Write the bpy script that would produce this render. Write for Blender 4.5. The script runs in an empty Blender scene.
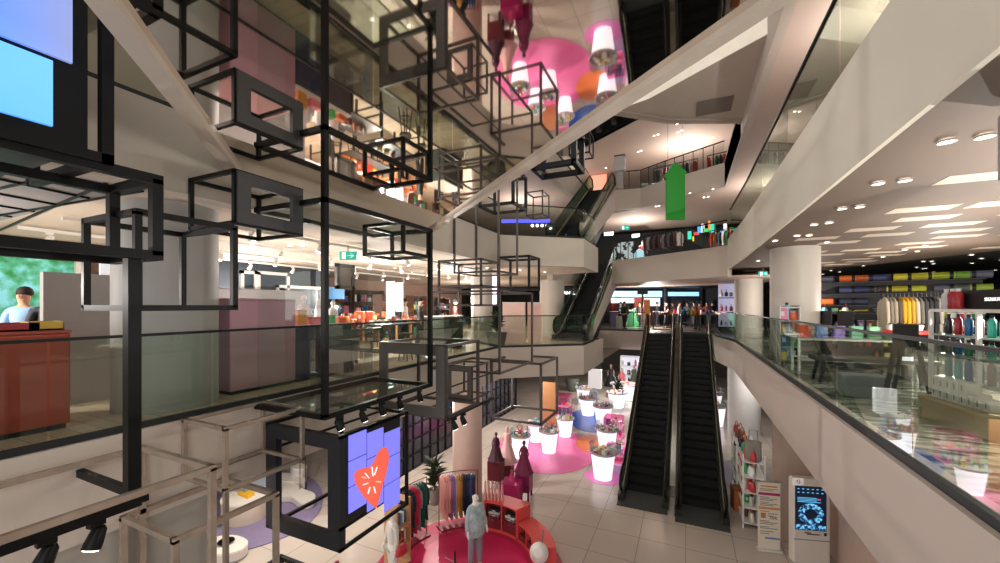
import bpy, bmesh, math, random
from mathutils import Vector, Matrix
random.seed(7)
PI = math.pi
SC = bpy.context.scene
COL = SC.collection
# ---------------------------------------------------------------- survey helpers (camera at 0,0,6.6 looking 24.9 deg left of +Y)
CZ = 6.6; F = 400.0; HY = 306.0
c_, s_ = math.cos(math.radians(24.9)), math.sin(math.radians(24.9))
def YX(px, X):
    t = (px-500)/F
    return X*(c_+t*s_)/(t*c_-s_)
def XY(px, Y):
    t = (px-500)/F
    return Y*(t*c_-s_)/(c_+t*s_)
def dep(X, Y): return -X*s_+Y*c_
def zz(py, X, Y): return CZ+(HY-py)*dep(X, Y)/F
def PZ(px, py, z):
    d = F*(CZ-z)/(py-HY); u = (px-500)/F*d
    return (u*c_-d*s_, u*s_+d*c_)
def PD(px, py, d):
    u = (px-500)/F*d
    return Vector((u*c_-d*s_, u*s_+d*c_, CZ+(HY-py)*d/F))
# ---------------------------------------------------------------- materials
def lin(h):
    h = h.lstrip('#'); r = [int(h[i:i+2], 16)/255 for i in (0, 2, 4)]
    return tuple(v/12.92 if v <= .04045 else ((v+.055)/1.055)**2.4 for v in r)
MATS = {}
def mat(h, rough=.6, metal=0, emit=0, var=.08, scale=3, spec=.5, bump=0):
    key = (h, rough, metal, emit, var, scale, spec, bump)
    if key in MATS: return MATS[key]
    m = bpy.data.materials.new('surface_'+h.lstrip('#')); m.use_nodes = True
    nt = m.node_tree; b = nt.nodes['Principled BSDF']; c = lin(h)
    tc = nt.nodes.new('ShaderNodeTexCoord'); no = nt.nodes.new('ShaderNodeTexNoise')
    no.inputs['Scale'].default_value = scale; no.inputs['Detail'].default_value = 2
    nt.links.new(tc.outputs['Object'], no.inputs['Vector'])
    mx = nt.nodes.new('ShaderNodeMix'); mx.data_type = 'RGBA'
    mx.inputs[6].default_value = (*[v*(1-var) for v in c], 1); mx.inputs[7].default_value = (*[min(1, v*(1+var)) for v in c], 1)
    nt.links.new(no.outputs['Fac'], mx.inputs[0]); nt.links.new(mx.outputs[2], b.inputs['Base Color'])
    b.inputs['Roughness'].default_value = rough; b.inputs['Metallic'].default_value = metal
    b.inputs['Specular IOR Level'].default_value = spec
    if emit:
        nt.links.new(mx.outputs[2], b.inputs['Emission Color']); b.inputs['Emission Strength'].default_value = emit
    if bump:
        bp = nt.nodes.new('ShaderNodeBump'); bp.inputs['Strength'].default_value = bump
        nt.links.new(no.outputs['Fac'], bp.inputs['Height']); nt.links.new(bp.outputs['Normal'], b.inputs['Normal'])
    MATS[key] = m; return m
def glass_mat(name, tint, refl=.12, rough=.02):
    m = bpy.data.materials.new(name); m.use_nodes = True; nt = m.node_tree; nt.nodes.clear()
    o = nt.nodes.new('ShaderNodeOutputMaterial'); t = nt.nodes.new('ShaderNodeBsdfTransparent'); g = nt.nodes.new('ShaderNodeBsdfGlossy')
    mx = nt.nodes.new('ShaderNodeMixShader'); lw = nt.nodes.new('ShaderNodeLayerWeight'); ma = nt.nodes.new('ShaderNodeMath')
    t.inputs[0].default_value = (*lin(tint), 1); g.inputs['Roughness'].default_value = rough; g.inputs[0].default_value = (.9, 1, .95, 1)
    lw.inputs[0].default_value = .35; ma.operation = 'MULTIPLY_ADD'; ma.inputs[1].default_value = .45; ma.inputs[2].default_value = refl
    nt.links.new(lw.outputs['Fresnel'], ma.inputs[0]); nt.links.new(ma.outputs[0], mx.inputs[0])
    nt.links.new(t.outputs[0], mx.inputs[1]); nt.links.new(g.outputs[0], mx.inputs[2]); nt.links.new(mx.outputs[0], o.inputs[0])
    return m
def brick_mat(name, c1, c2, line, w, h, rough=.3, mortar=.01, bump=0, off=0.0, spec=.5):
    m = bpy.data.materials.new(name); m.use_nodes = True; nt = m.node_tree; b = nt.nodes['Principled BSDF']
    tc = nt.nodes.new('ShaderNodeTexCoord'); br = nt.nodes.new('ShaderNodeTexBrick'); br.offset = off
    br.inputs['Color1'].default_value = (*lin(c1), 1); br.inputs['Color2'].default_value = (*lin(c2), 1); br.inputs['Mortar'].default_value = (*lin(line), 1)
    br.inputs['Scale'].default_value = 1; br.inputs['Brick Width'].default_value = w; br.inputs['Row Height'].default_value = h; br.inputs['Mortar Size'].default_value = mortar
    nt.links.new(tc.outputs['Object'], br.inputs['Vector']); nt.links.new(br.outputs['Color'], b.inputs['Base Color'])
    b.inputs['Roughness'].default_value = rough; b.inputs['Specular IOR Level'].default_value = spec
    return m
def wave_mat(name, ca, cb, sc, dist, rough=.3, steps=(.4, .6), emit=0):
    m = bpy.data.materials.new(name); m.use_nodes = True; nt = m.node_tree; b = nt.nodes['Principled BSDF']
    tc = nt.nodes.new('ShaderNodeTexCoord'); w = nt.nodes.new('ShaderNodeTexWave'); r = nt.nodes.new('ShaderNodeValToRGB')
    w.inputs['Scale'].default_value = sc; w.inputs['Distortion'].default_value = dist; w.inputs['Detail'].default_value = 3; w.bands_direction = 'Y'
    r.color_ramp.elements[0].position = steps[0]; r.color_ramp.elements[1].position = steps[1]
    r.color_ramp.elements[0].color = (*lin(ca), 1); r.color_ramp.elements[1].color = (*lin(cb), 1)
    nt.links.new(tc.outputs['Object'], w.inputs['Vector']); nt.links.new(w.outputs['Fac'], r.inputs[0]); nt.links.new(r.outputs[0], b.inputs['Base Color'])
    if emit: nt.links.new(r.outputs[0], b.inputs['Emission Color']); b.inputs['Emission Strength'].default_value = emit
    b.inputs['Roughness'].default_value = rough; return m
def noise_mat(name, cols, sc, rough=.5, emit=0, detail=4, stretch=(1, 1, 1)):
    m = bpy.data.materials.new(name); m.use_nodes = True; nt = m.node_tree; b = nt.nodes['Principled BSDF']
    tc = nt.nodes.new('ShaderNodeTexCoord'); mp = nt.nodes.new('ShaderNodeMapping'); n = nt.nodes.new('ShaderNodeTexNoise'); r = nt.nodes.new('ShaderNodeValToRGB')
    mp.inputs['Scale'].default_value = stretch
    n.inputs['Scale'].default_value = sc; n.inputs['Detail'].default_value = detail
    e = r.color_ramp.elements
    while len(e) < len(cols): e.new(.5)
    for i, (p, h) in enumerate(cols): e[i].position = p; e[i].color = (*lin(h), 1)
    nt.links.new(tc.outputs['Object'], mp.inputs[0]); nt.links.new(mp.outputs[0], n.inputs['Vector']); nt.links.new(n.outputs['Fac'], r.inputs[0]); nt.links.new(r.outputs[0], b.inputs['Base Color'])
    if emit: nt.links.new(r.outputs[0], b.inputs['Emission Color']); b.inputs['Emission Strength'].default_value = emit
    b.inputs['Roughness'].default_value = rough; return m
GL_RAIL = glass_mat('green_tinted_glass', '#dfebe3', .045)
GL_RAIL_R = glass_mat('green_tinted_glass_wide', '#e4efe8', .07)
GL_UP = glass_mat('deep_green_glass', '#bccabe', .07)
GL_CLEAR = glass_mat('clear_glass', '#eef0ee', .06)
GL_SMOKE = glass_mat('smoked_glass', '#d0cdc6', .12)
MIRROR = mat('#efe6dc', .03, 1, var=.02, scale=.4)
BLACK = mat('#07080b', .45, 0, var=.1, spec=.25)
GREYMETAL = mat('#3b3d42', .35, .5)
CHROME = mat('#b8a99c', .25, .55, var=.3, scale=5)
BRONZE = mat('#4a4240', .4, .3, var=.25, scale=6)
STEEL = mat('#9a9a96', .3, 1)
WHITE = mat('#e8e4df', .5)
DARK = mat('#15161a', .6)
# ---------------------------------------------------------------- mesh builder
class MB:
    def __init__(s): s.v = []; s.f = []; s.sm = []
    def add(s, vs, fs, smooth=False):
        o = len(s.v); s.v += [tuple(v) for v in vs]; s.f += [tuple(i+o for i in f) for f in fs]; s.sm += [smooth]*len(fs); return s
    def box(s, x0, x1, y0, y1, z0, z1, b=0):
        if x0 > x1: x0, x1 = x1, x0
        if y0 > y1: y0, y1 = y1, y0
        if z0 > z1: z0, z1 = z1, z0
        if b:
            b = min(b, (x1-x0)*.45, (y1-y0)*.45, (z1-z0)*.45)
            loops = []
            for z, i in ((z0, b), (z0+b, 0), (z1-b, 0), (z1, b)):
                a0, a1, c0, c1 = x0+i, x1-i, y0+i, y1-i; k = b if i == 0 else b*.5
                loops.append([(a0+k, c0, z), (a1-k, c0, z), (a1, c0+k, z), (a1, c1-k, z), (a1-k, c1, z), (a0+k, c1, z), (a0, c1-k, z), (a0, c0+k, z)])
            vs = [v for l in loops for v in l]; fs = [tuple(range(7, -1, -1)), tuple(range(24, 32))]
            for j in range(3):
                for i in range(8): fs.append((j*8+i, j*8+(i+1) % 8, j*8+8+(i+1) % 8, j*8+8+i))
            return s.add(vs, fs)
        vs = [(x0, y0, z0), (x1, y0, z0), (x1, y1, z0), (x0, y1, z0), (x0, y0, z1), (x1, y0, z1), (x1, y1, z1), (x0, y1, z1)]
        return s.add(vs, [(3, 2, 1, 0), (4, 5, 6, 7), (0, 1, 5, 4), (1, 2, 6, 5), (2, 3, 7, 6), (3, 0, 4, 7)])
    def bar(s, a, b, w, h=None, up=(0, 0, 1)):
        h = h or w; a = Vector(a); b = Vector(b); d = (b-a).normalized(); u = Vector(up)
        if abs(d.dot(u)) > .95: u = Vector((0, 1, 0))
        x = d.cross(u).normalized(); y = x.cross(d).normalized(); x *= w/2; y *= h/2
        vs = [p+q for p in (a, b) for q in (-x-y, x-y, x+y, -x+y)]
        return s.add(vs, [(0, 1, 2, 3), (7, 6, 5, 4), (0, 4, 5, 1), (1, 5, 6, 2), (2, 6, 7, 3), (3, 7, 4, 0)])
    def tube(s, pts, r, n=8, caps=True):
        pts = [Vector(p) for p in pts]; rs = r if isinstance(r, (list, tuple)) else [r]*len(pts); vs = []; prev = None
        for i, p in enumerate(pts):
            d = (pts[min(i+1, len(pts)-1)]-pts[max(i-1, 0)]).normalized()
            u = prev if prev is not None and abs(prev.dot(d)) < .99 else (Vector((0, 0, 1)) if abs(d.z) < .9 else Vector((1, 0, 0)))
            x = d.cross(u).normalized(); y = x.cross(d).normalized(); prev = y
            for k in range(n):
                a = 2*PI*k/n; vs.append(p+(x*math.cos(a)+y*math.sin(a))*rs[i])
        fs = [(i*n+k, i*n+(k+1) % n, (i+1)*n+(k+1) % n, (i+1)*n+k) for i in range(len(pts)-1) for k in range(n)]
        s.add(vs, fs, True)
        if caps: s.add(vs[:n], [tuple(range(n-1, -1, -1))]); s.add(vs[-n:], [tuple(range(n))])
        return s
    def lathe(s, prof, c=(0, 0, 0), n=16, sx=1, sy=1, ripple=0, k=6, caps=True):
        vs = []
        for r, z in prof:
            for i in range(n):
                a = 2*PI*i/n; q = r*(1+ripple*math.sin(k*a)); vs.append((c[0]+q*math.cos(a)*sx, c[1]+q*math.sin(a)*sy, c[2]+z))
        fs = [(j*n+i, j*n+(i+1) % n, (j+1)*n+(i+1) % n, (j+1)*n+i) for j in range(len(prof)-1) for i in range(n)]
        s.add(vs, fs, True)
        if caps: s.add(vs[:n], [tuple(range(n-1, -1, -1))]); s.add(vs[-n:], [tuple(range(n))])
        return s
    def prism(s, poly, z0, z1):
        n = len(poly); vs = [(x, y, z0) for x, y in poly]+[(x, y, z1) for x, y in poly]
        return s.add(vs, [tuple(range(n-1, -1, -1)), tuple(range(n, 2*n))]+[(i, (i+1) % n, n+(i+1) % n, n+i) for i in range(n)])
    def strip(s, path, z0, z1, th):
        """upright band following a plan path, th to the left of it"""
        P = [Vector((x, y)) for x, y in path]; off = []
        for i, p in enumerate(P):
            a = (P[i]-P[i-1]).normalized() if i else None; b = (P[i+1]-P[i]).normalized() if i < len(P)-1 else None
            a = a or b; b = b or a; na = Vector((-a.y, a.x)); nb = Vector((-b.y, b.x)); m = (na+nb).normalized()
            off.append(p+m*th/max(.4, m.dot(na)))
        n = len(P); vs = []
        for q in (P, off):
            for z in (z0, z1): vs += [(p.x, p.y, z) for p in q]
        fs = []
        for i in range(n-1):
            fs += [(i, i+1, n+i+1, n+i), (2*n+i+1, 2*n+i, 3*n+i, 3*n+i+1), (n+i, n+i+1, 3*n+i+1, 3*n+i), (i+1, i, 2*n+i, 2*n+i+1)]
        fs += [(0, n, 3*n, 2*n), (n-1, 3*n-1, 4*n-1, 2*n-1)]
        return s.add(vs, fs)
    def sheet(s, poly, z, flip=False):
        return s.add([(x, y, z) for x, y in poly], [tuple(range(len(poly)))[::-1 if flip else 1]])
    def tr(s, M):
        s.v = [tuple(M @ Vector(v)) for v in s.v]; return s
    def mesh(s, name, m, off=(0, 0, 0)):
        me = bpy.data.meshes.new(name)
        me.from_pydata([(v[0]-off[0], v[1]-off[1], v[2]-off[2]) for v in s.v], [], s.f)
        me.polygons.foreach_set('use_smooth', s.sm); me.materials.append(m); me.update()
        bm = bmesh.new(); bm.from_mesh(me); bmesh.ops.recalc_face_normals(bm, faces=bm.faces); bm.to_mesh(me); bm.free()
        return me
def tag(o, label=None, cat=None, group=None, kind=None):
    if label: o['label'] = label
    if cat: o['category'] = cat
    if group: o['group'] = group
    if kind: o['kind'] = kind
    return o
def thing(name, label, cat, loc=(0, 0, 0), rz=0, group=None):
    o = bpy.data.objects.new(name, None); COL.objects.link(o); o.empty_display_size = .1
    o.location = loc; o.rotation_euler = (0, 0, rz); return tag(o, label, cat, group)
def part(name, mb, m, parent, local=False, label=None, kind=None):
    """local: vertices already in the parent's frame; else world, parent unrotated"""
    off = (0, 0, 0)
    if not local:
        p = parent
        off = Vector((0, 0, 0))
        while p is not None: off = off+p.location; p = p.parent
    o = bpy.data.objects.new(name, mb.mesh(name, m, off)); COL.objects.link(o); o.parent = parent
    return tag(o, label=label, kind=kind)
def solo(name, mb, m, label, cat, group=None, kind=None):
    """single-mesh thing given in world coordinates, origin put at its base"""
    xs, ys, zs = zip(*mb.v); off = ((min(xs)+max(xs))/2, (min(ys)+max(ys))/2, min(zs))
    o = bpy.data.objects.new(name, mb.mesh(name, m, off)); COL.objects.link(o); o.location = off
    return tag(o, label, cat, group, kind)
def struct(name, mb, m, parent=None):
    o = bpy.data.objects.new(name, mb.mesh(name, m)); COL.objects.link(o); o.parent = parent; o['kind'] = 'structure'; return o
def dup(root, loc, rz=0, label=None, group=None, scale=None):
    r = root.copy(); COL.objects.link(r); r.location = loc; r.rotation_euler = (0, 0, rz)
    if scale: r.scale = (scale,)*3
    if label: r['label'] = label
    if group: r['group'] = group
    for ch in list(root.children):
        q = ch.copy(); COL.objects.link(q); q.parent = r
        for g in list(ch.children):
            d = g.copy(); COL.objects.link(d); d.parent = q
    return r
def recolor(root, m, names=None):
    """give a copy its own mesh data in another colour"""
    for o in ([root] if root.type == 'MESH' else [ch for ch in root.children if names is None or ch.name.split('.')[0] in names]):
        o.data = o.data.copy(); o.data.materials[0] = m
ORD = ['first', 'second', 'third', 'fourth', 'fifth', 'sixth', 'seventh', 'eighth', 'ninth', 'tenth', 'eleventh', 'twelfth', 'thirteenth', 'fourteenth', 'fifteenth', 'sixteenth', 'seventeenth', 'eighteenth', 'nineteenth', 'twentieth']
# ================================================================= SETTING
BEIGE_L = mat('#bab0a2', .7, var=.03, scale=.5); BEIGE_R = mat('#d8d1c2', .65, var=.03, scale=.5); BEIGE_P = mat('#c3b6ac', .7, var=.03, scale=.5)
BEIGE_F = mat('#bdb0a3', .7, var=.03, scale=.5); PINKC = mat('#cdb8ac', .75, var=.04, scale=.4); TAUPE = mat('#6b5a4e', .7, var=.05, scale=.6)
GREYW = mat('#a39c95', .75, var=.04, scale=.6)
L1, L2, L3 = 5.1, 9.15, 13.5
H1 = [(-6, -4), (-6, 13), (-3.5, 15.1), (-3.5, 19), (-5, 19.6), (-5, 25), (1.2, 25), (1.2, 20.8), (1.7, 18), (1.7, -4)]
H2 = [(-6, -4), (-6, 13), (-3.5, 15.1), (-3.5, 17.8), (-5.7, 18.2), (-5.7, 25.5), (-3.8, 25.5), (-3.8, 23.3), (1.6, 19.3), (1.7, 15), (1.7, -4)]
H3 = [(-5.3, 4), (-5.3, 25), (-3.8, 25), (-3.8, 24.5), (-2.4, 24.7), (-1, 23.7), (1.7, 22), (1.7, 15.8), (-.65, 14.7), (-2.3, 13.2), (-1, 12.8), (1.7, 10.9), (1.7, 2)]
def inset(path, th=.12):
    P = [Vector(q) for q in path]; o = []
    for i, p in enumerate(P):
        a = (P[i]-P[i-1]).normalized() if i else None; b = (P[i+1]-P[i]).normalized() if i < len(P)-1 else None
        a = a or b; b = b or a; na = Vector((-a.y, a.x)); nb = Vector((-b.y, b.x)); m = (na+nb).normalized(); o.append(tuple(p+m*th/max(.4, m.dot(na))))
    return o
OUT = [(18, -4), (18, 42), (-24, 42), (-24, -4)]
tile = brick_mat('pale_stone_tiles', '#cabfb4', '#c3b8ac', '#9c928a', 1.2, 1.2, .16, .012)
struct('floor', MB().prism([(-24, -4), (18, -4), (18, 42), (-24, 42)], 0-.06, 0), tile)
wood = brick_mat('pale_timber_floor', '#d8c8b0', '#cbb89e', '#a89880', 2.4, .2, .25, .006, off=.5)
struct('floor_upper_left', MB().prism(inset(H1[:6])+[(-5.1, 42), (-24, 42), (-24, -4)], L1-.06, L1), wood)
struct('floor_upper_far', MB().prism([(-5.1, 25.1), (1.3, 25.1), (1.3, 42), (-5.1, 42)], L1-.06, L1), mat('#8f8377', .3, var=.1))
struct('floor_upper_right', MB().prism([(1.3, 42)]+inset(H1[7:])+[(18, -4), (18, 42)], L1+.02-.06, L1+.02), noise_mat('painted_reflection_floor', [(.4, '#3c423c'), (.47, '#8a8d7c'), (.53, '#c9c9b2'), (.6, '#5a6058')], 1.6, .18, 0, 3, (.8, 3.2, 1)))  # streaks paint reflected ceiling lights into the floor colour
struct('trim_1', MB().strip(H1[:6], 4.0, L1, .3), BEIGE_P)
struct('trim_2', MB().strip(H1[5:7], 4.0, L1, .3), BEIGE_P)
struct('trim_3', MB().strip(H1[6:], 4.1, L1+.1, .3), BEIGE_P)
struct('trim_4', MB().strip([(-5.99, -4), (-5.99, 12.9)], 4.3, 4.345, .02), BLACK)  # black strip painted on for the dark of the shadow gap
for a, b, nm in ((H2[:5], 8.08, 5), (H2[4:9], 7.85, 6), (H2[8:], 8.15, 7)):
    struct('trim_%d' % nm, MB().strip(a, b, L2+(.25 if nm == 7 else 0), .05 if nm == 7 else .3), BEIGE_R if nm == 7 else BEIGE_F if nm == 6 else BEIGE_L)
struct('floor_second', MB().prism(inset(H2)+OUT, L2-.06, L2), mat('#9a8d80', .4))
# ceilings of the first upper floor
struct('ceiling', MB().sheet([(-6.3, -4), (-6.3, 13.2), (-3.8, 15.3), (-3.8, 17.6), (-5.9, 18), (-5.9, 29), (-24, 29), (-24, -4)], 8.1), mat('#cfc1b2', .7, var=.03, scale=.4))
struct('ceiling_far', MB().sheet([(-5.9, 25.7), (-4, 25.7), (-4, 23.5), (1.6, 19.5), (4, 19.5), (4, 28), (-5.9, 29)], 7.9), mat('#c0a392', .6))
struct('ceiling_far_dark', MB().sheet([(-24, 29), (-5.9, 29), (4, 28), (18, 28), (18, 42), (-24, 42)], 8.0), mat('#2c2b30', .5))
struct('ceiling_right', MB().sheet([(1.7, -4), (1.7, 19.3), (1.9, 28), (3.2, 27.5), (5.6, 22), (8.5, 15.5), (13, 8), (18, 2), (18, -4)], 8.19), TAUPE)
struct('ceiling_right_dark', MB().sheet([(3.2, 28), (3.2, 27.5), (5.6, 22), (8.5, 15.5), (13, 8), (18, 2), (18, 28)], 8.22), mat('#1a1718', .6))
cp = MB(); random.seed(11)
for i in range(11):
    for j in range(26):
        x = 2.5+i*1.15+(.55 if j % 2 else 0)+random.uniform(-.15, .15); y = 2.0+j*.95
        if x > 1.9+.35 and x+.85 < 12.6-(y-7)*.52 and random.random() < .62:
            cp.box(x, x+.8, y, y+.42, 8.185, 8.195)
struct('ceiling_panels', cp, mat('#c4b2a2', .6, emit=.06))
tilec = MB().sheet([(-6.3, -4), (-6.3, 2.65), (-16, 2.65), (-16, -4)], 8.085)
tl = MB()
for k in range(13): tl.bar((-6.3, -1.6+k*.36, 8.075), (-14, -1.6+k*.36+(.8 if k % 2 else -.5), 8.075), .03)
for k in range(9): tl.bar((-6.4-k*.9, -2, 8.07), (-7.4-k*.9, 2.6, 8.07), .025)
struct('ceiling_grey', tilec, mat('#8d8a8c', .7)); struct('ceiling_grid', tl, BLACK)
struct('ceiling_ground_left', MB().sheet([(-24, -4), (-6.1, -4), (-6.1, 13), (-3.6, 15.1), (-3.6, 42), (-24, 42)], 4.02), mat('#b0a69c', .7))
# third floor and its edge
struct('floor_third', MB().prism(inset(H3)+[(18, 2), (18, 42), (-24, 42), (-24, 4)], L3-.06, L3), mat('#9a8d80', .5))
struct('trim_8', MB().strip(H3[:3], 12.3, L3, .3), BEIGE_F); struct('trim_9', MB().strip(H3[2:8], 12.35, L3, .3), BEIGE_F)
struct('trim_10', MB().strip(H3[6:10], 12.8, L3, .3), BEIGE_F); struct('trim_11', MB().strip(H3[9:12], 12.84, L3+.15, .25), mat('#e3d9c9', .6, emit=.25)); struct('trim_12', MB().strip([(1.7, 22), (1.7, -4)], 12.3, L3+.1, .2), BEIGE_P)  # the pale diagonal fascia gets a glow to lighten it; no lamp there
struct('ceiling_second', MB().sheet([(-5.5, 4), (-5.5, 25.2), (-4, 25.2), (-2.4, 24.9), (-1, 23.9), (1.72, 22.2), (1.72, -4), (8, -4), (8, 32), (-24, 32), (-24, 4)], 12.34), PINKC)
struct('ceiling_corner', MB().sheet([(-1, 12.8), (1.72, 10.9), (1.72, 15.8), (-.65, 14.7), (-2.3, 13.2)], 12.83), mat('#c4b9ae', .7))
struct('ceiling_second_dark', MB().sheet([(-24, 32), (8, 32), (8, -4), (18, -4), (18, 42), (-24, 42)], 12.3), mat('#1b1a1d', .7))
struct('ceiling_third', MB().sheet([(-7, 25.6), (-2.3, 22.1), (-2.3, 9), (18, 4), (18, 42), (-24, 42), (-24, 25.6)], 16.5), PINKC)
rec = MB().box(.3, 1.3, 13.6, 14.6, 12.8, 12.82)
struct('trim_13', rec, mat('#7d7069', .7))  # flat patch coloured darker to give the recess its shade
struct('wall_upper_dark', MB().strip([(-14, 25.6), (-7, 25.6), (-2.3, 22.1), (-2.3, 9)], 16.5, 20, .2), mat('#15171a', .3))
struct('ceiling_top', MB().sheet([(-24, 6), (18, 6), (18, 42), (-24, 42)], 20.2), mat('#55504c', .8))
# outer walls
struct('wall_far', MB().box(-24, 18, 42, 42.2, 0, 20), mat('#4a4440', .8)); struct('wall_left', MB().box(-24.2, -24, -4, 42, 0, 20), mat('#6a625b', .8)); struct('wall_right', MB().box(18, 18.2, -4, 42, 0, 20), mat('#2a2526', .8))
struct('wall_ground_right', MB().box(2.27, 8, 13.5, 13.8, 0, 4.15), mat('#b59f92', .7)); struct('wall_ground_left', MB().box(-6.5, -6.06, -4, 3.4, 0, 4.0), GREYW)
struct('wall_ground_near', MB().box(3.5, 3.8, -2, 13.5, 0, 4.15), mat('#c3ab9c', .7))
struct('trim_14', MB().box(1.72, 2.05, -4, 18, 4.1, 4.2), BEIGE_P)
struct('wall_shop_left', MB().box(-17.2, -17, 3, 29, L1, 8.1), mat('#b8998d', .7))
struct('wall_shop_dark', MB().box(-13.2, -13, 7.0, 11.5, L1+1.6, 8.1), mat('#1c2530', .7))
struct('wall_far_shop', MB().box(-8, 3, 36, 36.3, L1, 8), mat('#37343a', .7))
struct('wall_second', MB().box(-12, 14, 33, 33.3, L2, 12.3), mat('#1d1c20', .7)); struct('wall_third', MB().box(-14, 14, 34, 34.3, L3, 16.5), mat('#6e5a50', .7))
# mirrored underside of the bridge crossing above
BR = [(-6, 3.6), (-3.46, 1.23), (1.7, -3.59), (1.7, 2.1), (.55, 3.09), (-6, 8.72)]
mb = MB().sheet(BR, 8.57, True)
struct('ceiling_mirror', mb, MIRROR)
struct('floor_bridge', MB().prism(BR, 8.6, L2), BEIGE_L)
e = MB(); d1 = Vector((1.7+6, 2.1-8.72)).normalized(); n1 = Vector((d1.y, -d1.x))
if n1.y > 0: n1 = -n1
a, b = Vector((-6, 8.72)), Vector((1.7, 2.1)); e.prism([tuple(a), tuple(b), tuple(b+n1*.11), tuple(a+n1*.11)], 8.51, 8.6)
a, b = Vector((-6, 3.6)), Vector((1.7, -3.59)); e.prism([tuple(a), tuple(b), tuple(b-n1*.17), tuple(a-n1*.17)], 8.5, 8.62)
struct('trim_15', e, mat('#c9bdb0', .5))
# columns
def column(x, y, r, z0, z1, name, label, m, group=None, n=32):
    mb = MB().lathe([(r, z0), (r, z1)], (x, y, 0), n); o = solo('column', mb, m, label, 'column', group); return o
CW = mat('#c4bcb3', .55, var=.03, scale=1)
column(-7.2, 3.42, .64, L1, 8.1, '', 'thick grey round column behind the glass rail at the left', mat('#aaa8a5', .6))
column(2.72, 13.4, .57, L1, 8.2, '', 'pale round column behind the right-hand rail, the nearer of the two', CW)
column(2.75, 22.6, .6, L1, 8.0, '', 'pale round column behind the right-hand rail, the farther one beside the escalators', CW)
column(-6.75, 11.9, .5, 0, 4, '', 'pinkish round column on the ground floor behind the clothes racks', mat('#d0b5ab', .55))
x, y = PZ(474, 348, L1); column(-7.4, 14.2, .48, L1, 8.1, '', 'cream square-looking column behind the hanging frames on the left shop floor', CW, n=4)
column(-6.15, 19.5, .62, L1, 7.9, '', 'beige round column just left of the small escalator foot', CW)
x, y = PZ(700, 360, 2); column(2.75, 24.2, .75, 0, 4.1, '', 'white curved pier right of the main escalators on the ground floor', mat('#d8d6d6', .5))
# ================================================================= RAILINGS
def railing(path, z0, z1, label, step=1.5, gm=GL_RAIL, hand=.035, chan=.06, group=None):
    t = thing('glass_railing', label, 'railing', (path[0][0], path[0][1], z0), 0, group)
    hr = MB(); ch = MB()
    for i in range(len(path)-1):
        a, b = Vector((*path[i], 0)), Vector((*path[i+1], 0)); L = (b-a).length; n = max(1, round(L/step)); d = (b-a)/n
        for k in range(n):
            p, q = a+d*k+d.normalized()*.012, a+d*(k+1)-d.normalized()*.012; nx = Vector((-d.y, d.x, 0)).normalized()*.006
            g = MB().add([p-nx+Vector((0, 0, z)) for z in (z0+.02, z1-.02)]+[q-nx+Vector((0, 0, z)) for z in (z0+.02, z1-.02)], [(0, 2, 3, 1)])
            part('glass_panel', g, gm, t)
        hr.bar(a+Vector((0, 0, z1)), b+Vector((0, 0, z1)), hand, hand); ch.bar(a+Vector((0, 0, z0+.03)), b+Vector((0, 0, z0+.03)), chan, .09)
    part('handrail', hr, BLACK, t); part('base_channel', ch, DARK, t)
    return t
off = .06
railing([(-6.08, -3), (-6.08, 13.05), (-3.56, 15.15), (-3.56, 17.2)], L1, 6.24, 'long glass railing along the left balcony in front of the coloured counters', 1.55)
railing([(1.78, -3), (1.78, 18.05), (1.28, 20.8), (1.28, 24.6)], L1+.1, 6.32, 'long greenish glass railing along the right balcony beside the bottle shelves', 2.0, GL_RAIL_R, .032, .05)
railing([(1.78, 3.6), (1.78, 15), (1.68, 19.2)], L2+.25, 10.62, 'tall slanting glass railing of the upper right balcony', 2.6, GL_UP, .04, .05)
railing([(-6.08, -3), (-6.08, 3.4)], L2, 10.3, 'glass railing of the upper left balcony beside the blue screen', 1.6, GL_UP)
railing([(-6.08, 9), (-6.08, 13.05), (-3.56, 15.15), (-3.56, 17.4)], L2, 10.3, 'glass railing above the projecting landing beyond the mirrored bridge', 1.6)
railing([(-5.3, 9), (-5.3, 24.2)], L3, 14.6, 'glass railing of the third floor at the left beyond the mirrored bridge', 2)
def bar_railing(path, z0, z1, label, step=.55):
    t = thing('bar_railing', label, 'railing', (path[0][0], path[0][1], z0)); hr = MB()
    for i in range(len(path)-1):
        a, b = Vector((*path[i], 0)), Vector((*path[i+1], 0)); n = max(1, round((b-a).length/step))
        for k in range(n):
            p = a+(b-a)*k/n; part('post', MB().box(p.x-.02, p.x+.02, p.y-.02, p.y+.02, z0, z1), DARK, t)
        hr.bar(a+Vector((0, 0, z1)), b+Vector((0, 0, z1)), .05, .05)
        part('glass_panel', MB().add([(a.x, a.y, z0+.05), (b.x, b.y, z0+.05), (b.x, b.y, z1-.05), (a.x, a.y, z1-.05)], [(0, 1, 2, 3)]), GL_CLEAR, t)
    part('handrail', hr, DARK, t); return t
bar_railing([(-3.75, 23.5), (1.6, 19.5)], L2, 10.25, 'dark-posted balustrade of the far second-floor balcony below the green arrow')
bar_railing([(-3.7, 24.65), (-2.4, 24.85), (-1, 23.85), (1.7, 22.15)], L3, 14.6, 'dark-posted balustrade of the far third-floor balcony above the green arrow')
railing([(-5, 25.08), (-2.15, 25.08)], L1, 6.2, 'short glass railing at the far landing left of the main escalators', 1.4)
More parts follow.
